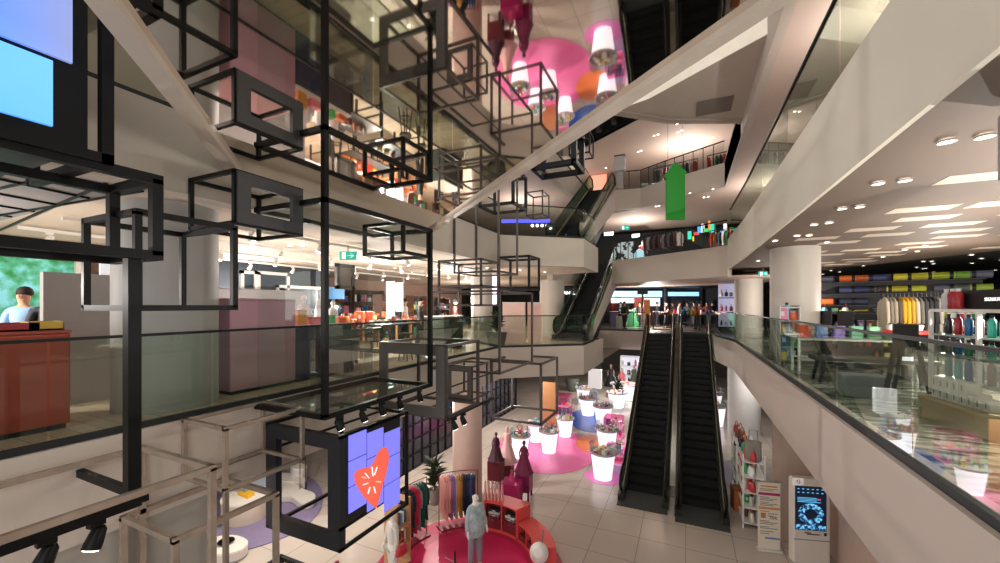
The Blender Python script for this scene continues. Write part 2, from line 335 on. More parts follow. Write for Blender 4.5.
# ================================================================= ESCALATORS
STEPM = mat('#0f1013', .55, .3); SKIRT = mat('#3f423c', .3, .8); GREENG = glass_mat('escalator_glass', '#8fb59b', .14)
def escalator(x0, x1, yf, zf, yt, zt, label, group=None, clad_left=False, clad_right=False, clad=BEIGE_P):
    t = thing('escalator', label, 'escalator', ((x0+x1)/2, yf, zf), 0, group); w = .2
    n = int((zt-zf)/.2); st = MB(); dy = (yt-yf)/n; dz = (zt-zf)/n
    for k in range(n):
        y = yf+k*dy; z = zf+k*dz; st.box(x0+w, x1-w, y, y+dy*1.02, z-.2, z+dz)
        for g in range(6): gx = x0+w+.06+g*(x1-x0-2*w-.12)/5; st.box(gx-.008, gx+.008, y-.006, y, z, z+dz)
    part('steps', st, STEPM, t)
    for nm, y, z, s in (('foot_plate', yf, zf, -1), ('top_plate', yt, zt, 1)):
        p = MB().box(x0+.02, x1-.02, y, y+s*1.25, z+.005, z+.03)
        for g in range(9): p.box(x0+.2, x1-.2, y+s*(.1+g*.1), y+s*(.13+g*.1), z+.03, z+.036)
        part(nm, p, mat('#4c4e4e', .5, .3), t)
    for sd, x, side in (('left', x0, clad_left), ('right', x1-w, clad_right)):
        p = [(yf-.9, zf), (yf-.9, zf+.22), (yf, zf+.3), (yt, zt+.3), (yt+.9, zt+.22), (yt+.9, zt-.1), (yt, zt-.25), (yf+.3, zf-.02)]
        m = MB().add([(x, a, b) for a, b in p]+[(x+w, a, b) for a, b in p], [tuple(range(8)), tuple(range(15, 7, -1))]+[(i, (i+1) % 8, 8+(i+1) % 8, 8+i) for i in range(8)])
        part('skirt', m, SKIRT, t)
        xc = x+w/2; g = [(yf-.7, zf+.25), (yf-.95, zf+.6), (yf-.7, zf+.95), (yf, zf+1.0), (yt, zt+1.0), (yt+.7, zt+.95), (yt+.95, zt+.6), (yt+.7, zt+.25), (yt, zt+.3), (yf, zf+.3)]
        bl = part('balustrade', MB().add([(xc, a, b) for a, b in g], [tuple(range(10))]), GREENG, t)
        hp = [(xc, a, b) for a, b in ((yf-.6, zf+.28), (yf-.9, zf+.42), (yf-.98, zf+.62), (yf-.88, zf+.85), (yf-.6, zf+.98), (yf, zf+1.03), (yt, zt+1.03), (yt+.7, zt+.98), (yt+.98, zt+.62), (yt+.7, zt+.28))]
        part('handrail', MB().tube(hp, .045, 8), BLACK, bl)
        strip = MB().tube([(xc, yf-.4, zf+.28), (xc, yf, zf+.33), (xc, yt, zt+.33)], .03, 6); part('light_strip', strip, mat('#c9c7b8', .25, .8), bl)
        if side:
            q = [(yf-.4, zf-.1), (yf-.4, zf+.3), (yt+.5, zt+.4), (yt+.5, zt-1.0)]
            xx = x-.08 if sd == 'left' else x+w
            part('side_cladding', MB().add([(xx, a, b) for a, b in q]+[(xx+.08, a, b) for a, b in q], [(0, 1, 2, 3), (7, 6, 5, 4)]+[(i, (i+1) % 4, 4+(i+1) % 4, 4+i) for i in range(4)]), clad, t)
    q = [(yf+.4, zf-.02), (yt, zt-.24), (yt, zt-.8), (yf+1.6, zf-.02)]
    part('truss', MB().add([(x0+.02, a, b) for a, b in q]+[(x1-.02, a, b) for a, b in q], [(0, 1, 2, 3), (7, 6, 5, 4)]+[(i, (i+1) % 4, 4+(i+1) % 4, 4+i) for i in range(4)]), DARK, t)
    return t
escalator(-2.1, -.5, 14.9, 0, 24.2, L1, 'left of the pair of main black escalators rising from the ground floor')
escalator(-.32, 1.2, 14.6, 0, 24.2, L1, 'right of the pair of main black escalators, beside the banner stand')
mid = MB().add([(-.5, 15, 0), (-.32, 15, 0), (-.32, 24.2, L1+.2), (-.5, 24.2, L1+.2), (-.5, 15, .4), (-.32, 15, .4), (-.32, 24.2, L1+.55), (-.5, 24.2, L1+.55)], [(3, 2, 1, 0), (4, 5, 6, 7), (0, 1, 5, 4), (1, 2, 6, 5), (2, 3, 7, 6), (3, 0, 4, 7)])
solo('divider', mid, mat('#8d8c84', .25, .9, var=.5, scale=2), 'narrow shiny steel divider between the two main escalators', 'divider')
escalator(-5.4, -3.85, 18.0, L1, 25.2, L2, 'lower escalator rising from the left balcony beside the beige stringer', clad_right=True)
escalator(-5.4, -3.85, 17.0, L2, 24.4, L3, 'upper escalator rising from the second floor to the third beneath the dark shopfront', clad_right=True)
# ================================================================= HANGING FRAMES
FX1 = -4.54
def frame(label, x0, x1, y0, y1, z0, z1, t, m, near_panel=0, side_panel=0, glass=False, extra=None, ring=None, cat='frame', hang=None, pm=None, noback=False):
    o = thing('metal_cage', label, cat, ((x0+x1)/2, (y0+y1)/2, z0)); b = MB()
    for x in (x0, x1):
        for z in (z0, z1)+((ring,) if ring else ()): b.box(x-t/2, x+t/2, y0-t/2, y1+t/2, z-t/2, z+t/2)
        for y in (y0, y1):
            if x == x1 or not noback: b.box(x-t/2, x+t/2, y-t/2, y+t/2, z0, z1)
    for y in (y0, y1):
        for z in (z0, z1)+((ring,) if ring else ()): b.box(x0, x1, y-t/2, y+t/2, z-t/2, z+t/2)
    part('frame', b, m, o)
    if hang:
        for (x, y) in hang[1]: part('hanging_pole', MB().box(x-t/2, x+t/2, y-t/2, y+t/2, z1, hang[0]), m, o)
    pm = pm or GREYMETAL
    if near_panel:
        w = near_panel; p = MB(); y = y0-t/2
        for a in ((x0, x0+w, z0, z1), (x1-w, x1, z0, z1), (x0+w, x1-w, z0, z0+w), (x0+w, x1-w, z1-w, z1)): p.box(a[0], a[1], y-.03, y+.03, a[2], a[3])
        part('window_panel', p, pm, o)
    if side_panel:
        w = side_panel; p = MB(); x = x1+t/2
        for a in ((y0, y0+w, z0, z1), (y1-w, y1, z0, z1), (y0+w, y1-w, z0, z0+w*.9), (y0+w, y1-w, z1-w*.9, z1)): p.box(x-.03, x+.03, a[0], a[1], a[2], a[3])
        part('window_panel', p, pm, o)
    if glass:
        part('glass_side', MB().add([(x1, y0, z0), (x1, y1, z0), (x1, y1, z1), (x1, y0, z1)], [(0, 1, 2, 3)]), GL_CLEAR, o)
        part('glass_front', MB().add([(x0, y0, z0), (x1, y0, z0), (x1, y0, z1), (x0, y0, z1)], [(0, 1, 2, 3)]), GL_CLEAR, o)
        part('glass_floor', MB().add([(x0, y0, z0), (x1, y0, z0), (x1, y1, z0), (x0, y1, z0)], [(0, 1, 2, 3)]), GL_SMOKE, o)
    return o
K = CZ
frame('black box frame with a dark windowed side panel hanging left of the tall glass box', -5.97, -5.05, 3.1, 4.03, K+1.03, K+1.67, .05, BLACK, side_panel=.17, pm=mat('#3a3b3f', .5))
frame('large glass-walled black box frame on the tall central pole', -5.97, FX1, 4.01, 6.53, K-1.54, K+1.47, .075, BLACK, glass=True, noback=True, hang=(8.57, [(FX1, 4.01)]))
frame('thick black frame jutting in from the left under the blue screen', -5.3, -4.5, -.5, 2.04, K+.47, K+1.18, .085, BLACK)
frame('black cube frame in front of the thick grey column', -5.97, -4.9, 2.07, 3.0, K-.02, K+.93, .06, BLACK)
frame('small black cube frame inside the far end of the tall glass box', -5.45, -4.56, 5.73, 6.5, K+.96, K+1.49, .06, BLACK)
frame('chrome tube box frame nearest the camera at the bottom left', -5.97, -4.57, -1, 2.57, K-3.5, K-1.72, .06, CHROME)
frame('chrome tube box frame hanging beneath the left balcony edge', -5.97, -5.1, 3.02, 4.1, K-2.25, K-1.5, .05, CHROME)
frame('chrome tube box frame lowest on the left above the lilac carpet', -5.97, -4.9, 2.39, 3.54, K-4.0, K-2.48, .06, CHROME)
frame('large dark box frame with a thick windowed front beyond the glass box', -5.97, -4.32, 6.76, 8.1, K-2.23, K-.8, .06, BRONZE, near_panel=.2, pm=mat('#565352', .5))
frame('small bronze box frame with a thick windowed front tucked behind the large dark one', -5.2, FX1, 8.22, 9.0, K-2.2, K-1.43, .04, BRONZE, near_panel=.1, pm=mat('#5b5654', .5))
frame('thin bronze box frame with a middle ring, before the cream column', -5.76, FX1, 8.68, 9.66, K+.02, K+1.15, .05, BRONZE, ring=K+.5)
frame('black cube frame hanging above the pinkish display blocks', -5.6, FX1, 11.98, 12.94, K+.56, K+1.6, .07, BLACK)
frame('tall bronze frame hanging from above with its foot in front of the cream fascia', -5.95, FX1-.03, 9.75, 11.06, K+.94, 12.3, .05, BRONZE)
frame('wide flat bronze frame spanning below the left balcony rail', -5.95, -4.0, 8.6, 10.8, K-1.6, K+.36, .05, BRONZE, noback=True)
frame('bronze cube frame hanging low over the white pedestals', -5.9, -4.16, 12.04, 13.8, K-3.75, K-1.84, .07, BRONZE)
frame('heavy black frame hanging high beside the diagonal bridge edge', -4.5, -3.15, 12.3, 13.3, K+4.5, K+5.6, .16, BLACK)
frame('black cube frame just below the diagonal bridge edge', -5.62, FX1, 10.68, 11.7, K+3.0, K+4.0, .08, BLACK)
frame('small thin grey cube frame by the upper landing glass', -5.1, -4.5, 13.2, 13.9, K+3.2, K+4.0, .04, BRONZE)
frame('small thin black frame hanging high near the upper dark shopfront', -4.2, -3.4, 15.6, 16.3, K+6.0, K+6.8, .05, BLACK)
# tall black pole with lighting beam
o = thing('lighting_pole', 'thick black pole with a horizontal spotlight beam at its foot, at far left', 'pole', (-4.66, 1.93, K-1.9))
part('pole', MB().box(-4.71, -4.61, 1.88, 1.98, K-1.76, K+.47), BLACK, o)
part('beam', MB().box(-4.72, -4.6, -1.2, 1.98, K-1.86, K-1.74), BLACK, o)
part('wall_arm', MB().box(-6.0, -4.66, 2.0, 2.06, K-1.86, K-1.78), BLACK, o)
# small window box of frames in the mirror and extra lattice
# spotlights
LENS = mat('#fff4e0', .4, emit=6)
def spot_proto(name, label, cat, loc, m, group, k=1.0, tilt=.5):
    o = thing(name, label, cat, loc, 0, group)
    part('bracket', MB().box(-.03*k, .03*k, -.06*k, .06*k, -.05*k, .0).tube([(0, 0, -.04*k), (0, 0, -.12*k)], .012*k, 6), m, o, True)
    R = Matrix.Translation((0, 0, -.15*k)) @ Matrix.Rotation(tilt, 4, 'X')
    part('lamp_body', MB().lathe([(.03*k, .1*k), (.055*k, .07*k), (.07*k, -.05*k), (.072*k, -.1*k)], n=12, caps=True).tr(R), m, o, True)
    part('lens', MB().lathe([(.058*k, -.112*k), (.058*k, -.104*k)], n=12).tr(R), LENS, o, True)
    return o
sp = spot_proto('spotlight', 'black spotlight on the beam at bottom left, the one farther from the pole', 'spotlight', (-4.66, 1.38, K-1.87), BLACK, None, .95, -.4)
x = dup(sp, (-4.66, 1.68, K-1.87), .2, 'black spotlight on the beam at bottom left, the one nearer the pole')
BB = 'black spotlight under the front edge of the glass box, '
for i, (px, nm) in enumerate(((338, 'nearest the pole'), (362, 'second from the pole'), (381, 'third from the pole'), (399, 'fourth from the pole'), (419, 'farthest from the pole'))):
    dup(sp, (FX1+.02, YX(px, FX1), K-1.58), 2.6+.2*i, BB+nm, None, .85)
tr_ = MB().box(-4.36, -4.3, 6.8, 8.9, K-2.3, K-2.25); solo('lighting_track', tr_, BLACK, 'black lighting track running out from the foot of the large dark box frame', 'track')
for i, (px, nm) in enumerate(((454, 'nearer'), (463, 'farther'))): dup(sp, (-4.33, YX(px, -4.33), K-2.3), 2.5, 'black spotlight on the thin track beside the large dark box frame, the %s of two' % nm)
# ----------------------------------------------------- blue screen box (upper left)
o = thing('video_wall', 'huge black video box at the top left with glowing blue screens', 'screen', (-5.2, .2, K+1.27))
part('housing', MB().box(-5.95, -4.5, -1.2, 1.57, K+1.3, 11.5), BLACK, o)
fr = MB()
for y in (1.67,):
    for xx in (-5.95, -4.46): fr.box(xx-.04, xx+.04, y-.04, y+.04, K+1.2, 11.5)
fr.box(-5.95, -4.42, 1.63, 1.71, K+1.2, K+1.28); fr.box(-4.5, -4.42, -1.2, 1.71, K+1.2, K+1.28)
part('outer_frame', fr, BLACK, o)
bl1 = noise_mat('blue_screen', [(.3, '#4d7ff0'), (.5, '#5b8df2'), (.7, '#8a96c8')], .5, .3, .75, 1); bl2 = noise_mat('light_blue_screen', [(.3, '#57a6ff'), (.7, '#6db6ff')], .5, .3, .8, 1)
part('screen_tile', MB().box(-4.5, -4.47, -1.1, 1.36, K+1.4, K+1.91), bl2, o, label='lower light blue screen tile')
part('screen_tile', MB().box(-4.5, -4.47, -1.1, 1.47, K+1.95, K+3.3), bl1, o, label='upper deeper blue screen tile')
# ----------------------------------------------------- heart screen box
o = thing('video_cube', 'hanging black cube with a violet screen showing a red heart', 'screen', (-5.2, 4.9, K-3.46))
y0, y1, z0, z1 = 4.13, 5.63, K-3.46, K-1.84; x1 = -4.38
DK = mat('#1b1e27', .4)
p = MB()
for a in ((-5.95, -5.72, z0, z1), (x1-.24, x1, z0, z1), (-5.72, x1-.24, z0, z0+.22), (-5.72, x1-.24, z1-.2, z1)): p.box(a[0], a[1], y0, y0+.1, a[2], a[3])
part('window_panel', p, DK, o)
sbk = part('screen_back', MB().box(x1-.12, x1, y0+.1, 5.42, z0+.35, z1), mat('#0f1117', .4), o)
b = MB()
for z in (z0, z1-.03): b.box(-5.95, x1, y1-.03, y1+.02, z, z+.04); b.box(x1-.04, x1, y0, y1, z, z+.05); b.box(-5.95, -5.9, y0, y1, z, z+.05)
b.box(x1-.04, x1, y1-.03, y1+.02, z0, z1); b.box(-5.95, -5.9, y1-.03, y1+.02, z0, z1)
b.box(x1-.03, x1, y0, y1, z0+.3, z0+.35)
part('outer_frame', b, BLACK, o)
VIO = mat('#7f7ff5', .4, emit=.75, var=.03); scr = {}
xs = x1+.012
for c, (pa, pb, zt, zb) in enumerate(((349, 366.5, K-1.86, K-2.99), (367.5, 383.5, K-1.93, K-3.14), (384.5, 400, K-2.04, K-3.32))):
    ya, yb = YX(pa, xs), YX(pb, xs); h = (zt-zb)/3
    for r in range(3): scr[c, r] = part('screen_tile', MB().box(x1, xs, ya, yb, zt-(r+1)*h+.016, zt-r*h), VIO, o)
def onscreen(px, py, X=None): X = X or xs+.004; y = YX(px, X); return (X, y, zz(py, X, y))
hp = [(376.5, 509), (369, 503), (361, 493), (355, 483), (354, 475), (357, 470), (363, 468), (370, 467), (374, 461), (378, 452), (383, 447), (387, 448), (389, 454), (388.5, 463), (386, 474), (382, 488), (379, 500)]
part('heart_graphic', MB().add([onscreen(*q) for q in hp], [tuple(range(len(hp)))]), mat('#e8604c', .5, emit=.75, var=.03), sbk)
WDM = mat('#fff2ee', .5, emit=.9, var=0)
for a, b_ in (((372, 467), (373, 476)), ((377, 467), (374.5, 475)), ((365, 473), (369, 478)), ((376, 481.5), (381, 482)), ((363, 485), (368, 483)), ((374, 487), (375.5, 493)), ((370, 487), (368, 494)), ((366, 478), (362, 477))):
    q = onscreen(*a, X=xs+.012); r = onscreen(*b_, X=xs+.012); part('white_dash', MB().bar(q, r, .02, .006), WDM, sbk)
frame('low black frame at the bottom edge below the heart cube', -5.7, -4.5, 3.6, 4.2, K-4.4, K-3.9, .06, BLACK)
# ================================================================= LEFT SHOP (first floor)
def counter(name, label, x0, x1, y0, y1, z1, m, top=None, z0=L1, cat='counter'):
    o = thing(name, label, cat, ((x0+x1)/2, (y0+y1)/2, z0))
    part('base', MB().box(x0+.03, x1-.03, y0+.03, y1-.03, z0, z0+.08), DARK, o)
    part('body', MB().box(x0, x1, y0, y1, z0+.06, z1-.03, .012), m, o)
    part('counter_top', MB().box(x0-.012, x1+.012, y0-.012, y1+.012, z1-.03, z1, .008), top or m, o)
    return o
counter('display_block', 'tall mauve block behind the glass rail', -7.9, -6.9, 4.16, 5.4, K+.13, mat('#c091a2', .5, var=.03))
counter('counter', 'navy blue counter beside the mauve block', -7.9, -6.92, 5.42, 6.1, K-.38, mat('#2c3a58', .5), WHITE)
counter('counter', 'dark plum counter right of the navy one', -7.9, -6.92, 6.12, 6.85, K-.38, mat('#3d2e40', .5), WHITE)
counter('counter', 'brick red counter at the far left behind the glass rail', -8.2, -6.9, .2, 2.25, K-.3, mat('#a8432f', .5, var=.03), mat('#a04a38', .5))
counter('counter', 'dark green counter beside the cream column', -8.3, -7.5, 11.6, 12.9, K-.35, mat('#2d3a35', .5), mat('#cfd3c8', .5))
solo('partition', MB().box(-8.56, -8.44, 2.47, 3.24, L1, K+.5), mat('#9d9a97', .7), 'grey partition panel between the window and the thick column', 'partition')
def lathe_item(name, prof, cap, m, mc, label, cat, loc, group=None, n=14):
    o = thing(name, label, cat, loc, 0, group); part('body', MB().lathe(prof, n=n), m, o, True)
    if cap: part('cap', MB().lathe(cap, n=n), mc, o, True)
    return o
def bottle(label, loc, m, mc, h=.25, r=.04, group=None, cat='bottle'):
    return lathe_item('bottle', [(r*.9, 0), (r, .01), (r, h*.68), (r*.75, h*.78), (r*.42, h*.84), (r*.42, h*.87)], [(r*.5, h*.86), (r*.5, h), (r*.4, h)], m, mc, label, cat, loc, group)
def vessel(label, x, y, z, h, r, m):
    return lathe_item('bust', [(r, 0), (r*1.05, h*.1), (r*1.0, h*.45), (r*.9, h*.6), (r*.35, h*.7), (r*.3, h*.78), (r*.42, h*.86), (r*.4, h*.95), (r*.15, h)], None, m, m, label, 'bust', (x, y, z))
PWH = mat('#e9e5e8', .4)
def ycx(px, X=-7.3): return YX(px, X)
for i, (px, h, r, lb) in enumerate(((304, .62, .13, 'white bust display nearest the mauve block'), (322, .78, .13, 'tallest white bust display partly behind the black pole'), (333, .5, .11, 'white bust display just right of the black pole'), (311, .34, .07, 'small white figure between the two left busts'))):
    vessel(lb, -7.35, ycx(px, -7.35), K-.38, h, r, PWH)
for px, w_, h, c, lb, nm in ((300, .2, .3, '#c98f3c', 'amber box on the navy counter', 'gift_box'), (314, .26, .15, '#e0808c', 'pink box on the navy counter', 'gift_box'), (331, .12, .18, '#3fa64a', 'green tin on the plum counter', 'tin'), (341, .22, .12, '#d8622e', 'orange box at the end of the plum counter', 'gift_box')):
    y = ycx(px, -7.1); y = min(y, 6.7); o = thing(nm, lb, 'box', (-7.1, y, K-.38)); part('body', MB().box(-.08, .08, -w_/2, w_/2, 0, h*.8, .01), mat(c, .4), o, True); part('lid', MB().box(-.085, .085, -w_/2-.005, w_/2+.005, h*.8, h, .01), mat(c, .5), o, True)
for px, w_, h, c, lb in ((13, .35, .1, '#a82a2e', 'shallow red box on the brick red counter'), (42, .3, .11, '#d8b23a', 'yellow folder tray on the brick red counter')):
    y = YX(px, -7.3); o = thing('tray', lb, 'tray', (-7.3, y, K-.3)); b = MB().box(-.15, .15, -w_/2, w_/2, 0, .02).box(-.15, -.14, -w_/2, w_/2, 0, h).box(.14, .15, -w_/2, w_/2, 0, h).box(-.15, .15, -w_/2, -w_/2+.01, 0, h).box(-.15, .15, w_/2-.01, w_/2, 0, h)
    part('tray_shell', b, mat(c, .5), o, True); part('leaflets', MB().box(-.12, .12, -w_/2+.03, w_/2-.03, .02, h*.8), WHITE, o, True)
# high tables and stools
def high_table(label, x0, x1, y0, y1, z, m, t=.05, group=None, cat='table', z0=L1, name='high_table'):
    o = thing(name, label, cat, ((x0+x1)/2, (y0+y1)/2, z0), 0, group)
    part('tabletop', MB().box(x0, x1, y0, y1, z-.04, z, .008), m, o)
    for x in (x0+.04, x1-.04):
        for y in (y0+.04, y1-.04): part('leg', MB().box(x-t/2, x+t/2, y-t/2, y+t/2, z0, z-.04), m, o)
    part('crossbar', MB().box(x0+.04, x1-.04, y0+.03, y0+.06, z0+.3, z0+.34), m, o); part('crossbar', MB().box(x0+.04, x1-.04, y1-.06, y1-.03, z0+.3, z0+.34), m, o)
    return o
DT = mat('#2a2b2a', .4)
high_table('dark high table right of the plum counter', -7.9, -7.0, 6.95, 8.0, K-.55, DT)
high_table('second dark high table beyond the glass box', -8.3, -7.3, 8.3, 10.0, K-.5, DT)
high_table('third dark high table farther back among the stools', -9.6, -8.6, 8.6, 10.4, K-.5, DT)
high_table('long dark high table in front of the product shelves', -11.5, -10.4, 9.5, 13.0, K-.45, DT)
def stool(label, x, y, m=DT, z0=L1, h=.75, group=None):
    o = thing('bar_stool', label, 'stool', (x, y, z0), random.uniform(0, 1), group)
    part('seat', MB().lathe([(.15, h-.05), (.17, h-.03), (.17, h), (.15, h+.01)], n=16), m, o, True)
    for k in range(4):
        a = PI/4+k*PI/2; part('leg', MB().tube([(.1*math.cos(a), .1*math.sin(a), h-.05), (.19*math.cos(a), .19*math.sin(a), 0)], .014, 6), m, o, True)
    part('foot_ring', MB().lathe([(.15, .25), (.155, .265), (.15, .28), (.14, .265), (.15, .25)], n=16, caps=False), m, o, True)
    return o
SL = ['before the nearest dark high table', 'behind the nearest dark high table', 'at the near end of the second high table', 'at the far end of the second high table', 'beside the third high table', 'near end of the long high table', 'middle of the long high table', 'far end of the long high table']
for (x, y), l in zip(((-8.4, 7.2), (-8.45, 7.9), (-7.0, 8.9), (-7.05, 9.7), (-10.1, 9.4), (-10.0, 10.0), (-10.0, 11.2), (-10.0, 12.4)), SL): stool('dark bar stool '+l, x, y)
# generic goods on surfaces
PAL = ['#c23a46', '#e8e2d8', '#2c6fa8', '#e0a23a', '#3f9a6a', '#d87fa0', '#2a2a30', '#7a5fb0', '#d8d0c0', '#b8502e', '#79b8c8', '#e8d85a', '#874a3a', '#f0f0f0']
PN = {'#c23a46': 'red', '#e8e2d8': 'cream', '#2c6fa8': 'blue', '#e0a23a': 'amber', '#3f9a6a': 'green', '#d87fa0': 'pink', '#2a2a30': 'black', '#7a5fb0': 'violet', '#d8d0c0': 'beige', '#b8502e': 'rust', '#79b8c8': 'pale blue', '#e8d85a': 'yellow', '#874a3a': 'brown', '#f0f0f0': 'white'}
PROT = {}
def good(kind, c, loc, label, s=1.0, emit=0, group=None, rz=None):
    """small merchandise: bottle, jar, carton, tub or bag, each kind modelled once and copied"""
    key = (kind, c, emit)
    m = mat(c, .35, emit=emit)
    if kind in PROT: o = dup(PROT[kind], loc, 0, label); recolor(o, m, ('body',)); o['group'] = group or 'small goods on display'
    else:
        if kind == 'bottle': o = bottle(label, loc, m, mat('#2a2a2c', .4), .24, .04)
        elif kind == 'jar': o = lathe_item('jar', [(.05, 0), (.055, .01), (.055, .1), (.05, .11)], [(.057, .105), (.057, .135), (.05, .14)], m, STEEL, label, 'jar', loc)
        elif kind == 'carton':
            o = thing('carton', label, 'carton', loc); part('body', MB().box(-.05, .05, -.06, .06, 0, .17, .004), m, o, True); part('flap', MB().box(-.05, .05, -.06, .06, .17, .176).box(-.02, .02, -.061, .061, .06, .12), mat('#d9d4cc', .5), o, True)
        elif kind == 'bag':
            o = thing('handbag', label, 'bag', loc); part('body', MB().lathe([(.1, 0), (.14, .02), (.13, .12), (.1, .19), (.08, .2)], n=12, sx=.45), m, o, True)
            part('handle', MB().tube([(0, -.07, .19), (0, -.06, .27), (0, 0, .31), (0, .06, .27), (0, .07, .19)], .009, 6), m, o, True)
        elif kind == 'tub':
            o = lathe_item('tub', [(.07, 0), (.09, .08), (.09, .085)], [(.095, .08), (.095, .1), (.02, .115)], m, WHITE, label, 'tub', loc)
        PROT[kind] = o; o['group'] = group or 'small goods on display'
    if s != 1.0: o.scale = (s,)*3
    o.rotation_euler.z = random.uniform(-.5, .5) if rz is None else rz
    return o
KN = {'bottle': 'bottle', 'jar': 'jar', 'carton': 'carton', 'bag': 'handbag', 'tub': 'tub'}
def row(pts, where, kinds=('bottle', 'jar', 'carton'), cols=PAL, s=1.0, emit=0, group=None):
    for i, p in enumerate(pts):
        k = random.choice(kinds); c = random.choice(cols)
        pos = ORD[i] if i < 20 else 'later'
        good(k, c, p, '%s %s, %s from left %s' % (PN.get(c, 'coloured'), KN[k], pos, where), s, emit, group)
def shelf_unit(label, x, y, z, w, h, dpt, rz, m, levels, goods=None, s=1.2, cols=PAL, kinds=('bottle', 'jar', 'carton'), n=7, back=True, emit=0, lite=0):
    """open shelves facing local -y; goods are separate things"""
    o = thing('shelf_unit', label, 'shelf', (x, y, z), rz); W = w/2
    part('upright', MB().box(-W, -W+.03, -dpt/2, dpt/2, 0, h), m, o, True); part('upright', MB().box(W-.03, W, -dpt/2, dpt/2, 0, h), m, o, True)
    if back: part('back_panel', MB().box(-W+.03, W-.03, dpt/2-.02, dpt/2, 0, h), mat('#d9dbe8', .6, emit=lite) if lite else m, o, True)
    for k in range(levels):
        zk = .1+(h-.15)*k/(levels-1) if levels > 1 else h-.03
        part('shelf', MB().box(-W+.03, W-.03, -dpt/2, dpt/2, zk-.025, zk), m, o, True)
        if goods and k < levels-1:
            pts = []
            for i in range(n):
                lx = -W+.14+(w-.28)*i/max(1, n-1); ly = random.uniform(-.04, .04)
                pts.append((x+lx*math.cos(rz)-ly*math.sin(rz), y+lx*math.sin(rz)+ly*math.cos(rz), z+zk+.001))
            row(pts, 'on the %s shelf of the %s' % (['lowest', 'second', 'third', 'fourth', 'fifth'][k], goods), kinds, cols, s, emit, 'goods on the '+goods)
    return o
DW = mat('#3a2f2a', .5)
for i in range(4): shelf_unit('dark cosmetics shelving bay at the back of the left shop, %s from left' % ORD[i], -14.6, 8.6+i*2.3, L1, 2.1, 2.3, .4, PI/2, mat('#5a463c', .5), 5, ['first', 'second', 'third', 'fourth'][i]+' back bay', 1.9, n=6)
for i in range(3): shelf_unit('brown merchandise bay in front of the far back wall, %s from left' % ORD[i], -12.2, 14.2+i*2.2, L1, 2.0, 2.0, .4, PI/2+.3, mat('#6a4a3a', .5), 4, ['first', 'second', 'third'][i]+' brown bay', 1.9, ['#874a3a', '#c83a26', '#e8e2d8', '#d87fa0', '#2a2a30', '#b8502e'] if False else PAL, n=6)
row([(-7.4, 7.1+i*.17, K-.55) for i in range(5)], 'on the nearest dark high table', s=.9)
row([(-7.8, 8.5+i*.28, K-.5) for i in range(5)], 'on the second dark high table', ('bag', 'carton', 'tub'))
WARM = ['#e0602a', '#f08a3a', '#c83a26', '#e8b060', '#d84a3a', '#2a2a30']  # reds and oranges carry the warm shop light on the goods
PN.update({'#e0602a': 'orange', '#f08a3a': 'light orange', '#c83a26': 'vermilion', '#e8b060': 'apricot', '#d84a3a': 'tomato red'})
row([(-9.1, 8.8+i*.3, K-.5) for i in range(5)], 'on the third dark high table', ('bag', 'carton', 'tub'), WARM)
row([(-10.9, 9.7+i*.35, K-.45) for i in range(9)], 'on the long dark high table', ('bag', 'carton', 'jar'), WARM, s=1.3, emit=.15)
LIGHT_TINTED_TOP = mat('#d89a68', .5, emit=.12)  # orange shop light put into the tabletop colour, with a faint glow
for x0_, x1_, y0_, y1_, nm in ((-11.6, -10.8, 5.9, 7.9, 'nearest orange table'), (-12.6, -11.9, 6.3, 8.9, 'rear orange table'), (-10.0, -9.2, 11.2, 13.0, 'farthest orange table'), (-12.7, -12.0, 10.0, 12.6, 'back orange table')):
    high_table('display table coloured by warm light in the left shop, the '+nm, x0_, x1_, y0_, y1_, K-.6, LIGHT_TINTED_TOP, .08, name='display_table')
    for rr in (.25, .6): row([(x0_+rr, y0_+.2+i*.24, K-.6) for i in range(int((y1_-y0_-.2)/.24))], ('in the left row' if rr < .5 else 'in the right row')+' of the '+nm, ('bag', 'carton', 'tub', 'jar'), WARM, 1.2, .15)
# framed mirrors and screens on the wall behind the mauve block
def picture(label, x, y, z, w, h, m=WHITE, inner=mat('#3c4650', .3), t=.08):
    o = thing('framed_picture', label, 'frame', (x, y, z)); b = MB()
    for a in ((-w/2, -w/2+t, 0, h), (w/2-t, w/2, 0, h), (-w/2, w/2, 0, t), (-w/2, w/2, h-t, h)): b.box(-.04, .04, a[0], a[1], a[2], a[3])
    part('frame', b, m, o, True); part('panel', MB().box(-.02, .0, -w/2+t, w/2-t, t, h-t), inner, o, True); return o
for px, zt, w_, h, lb in ((272, 272, 1.0, 1.1, 'white-framed dark panel standing above the mauve block'), (250, 271, .5, 1.1, 'narrow white-framed panel left of the dark framed one'), (300, 286, 1.5, .9, 'wide white-framed low panel in front of the navy wall')):
    y = YX(px, -10); picture(lb, -10, y, zz(zt, -10, y)-h, w_, h)
for px, py, d in ((272, 272, 0), (250, 271, 0), (300, 286, 0)): pass
solo('pedestal', MB().box(-10.3, -9.7, 4.6, 7.9, L1, K+.42, .02), mat('#6f6a6a', .6), 'long grey plinth carrying the white-framed panels', 'plinth')
picture('small grey hanging frame below the exit sign', -7.4, YX(345, -7.4), 7.0, .55, .6, mat('#7a7674', .5), mat('#a39a94', .5))
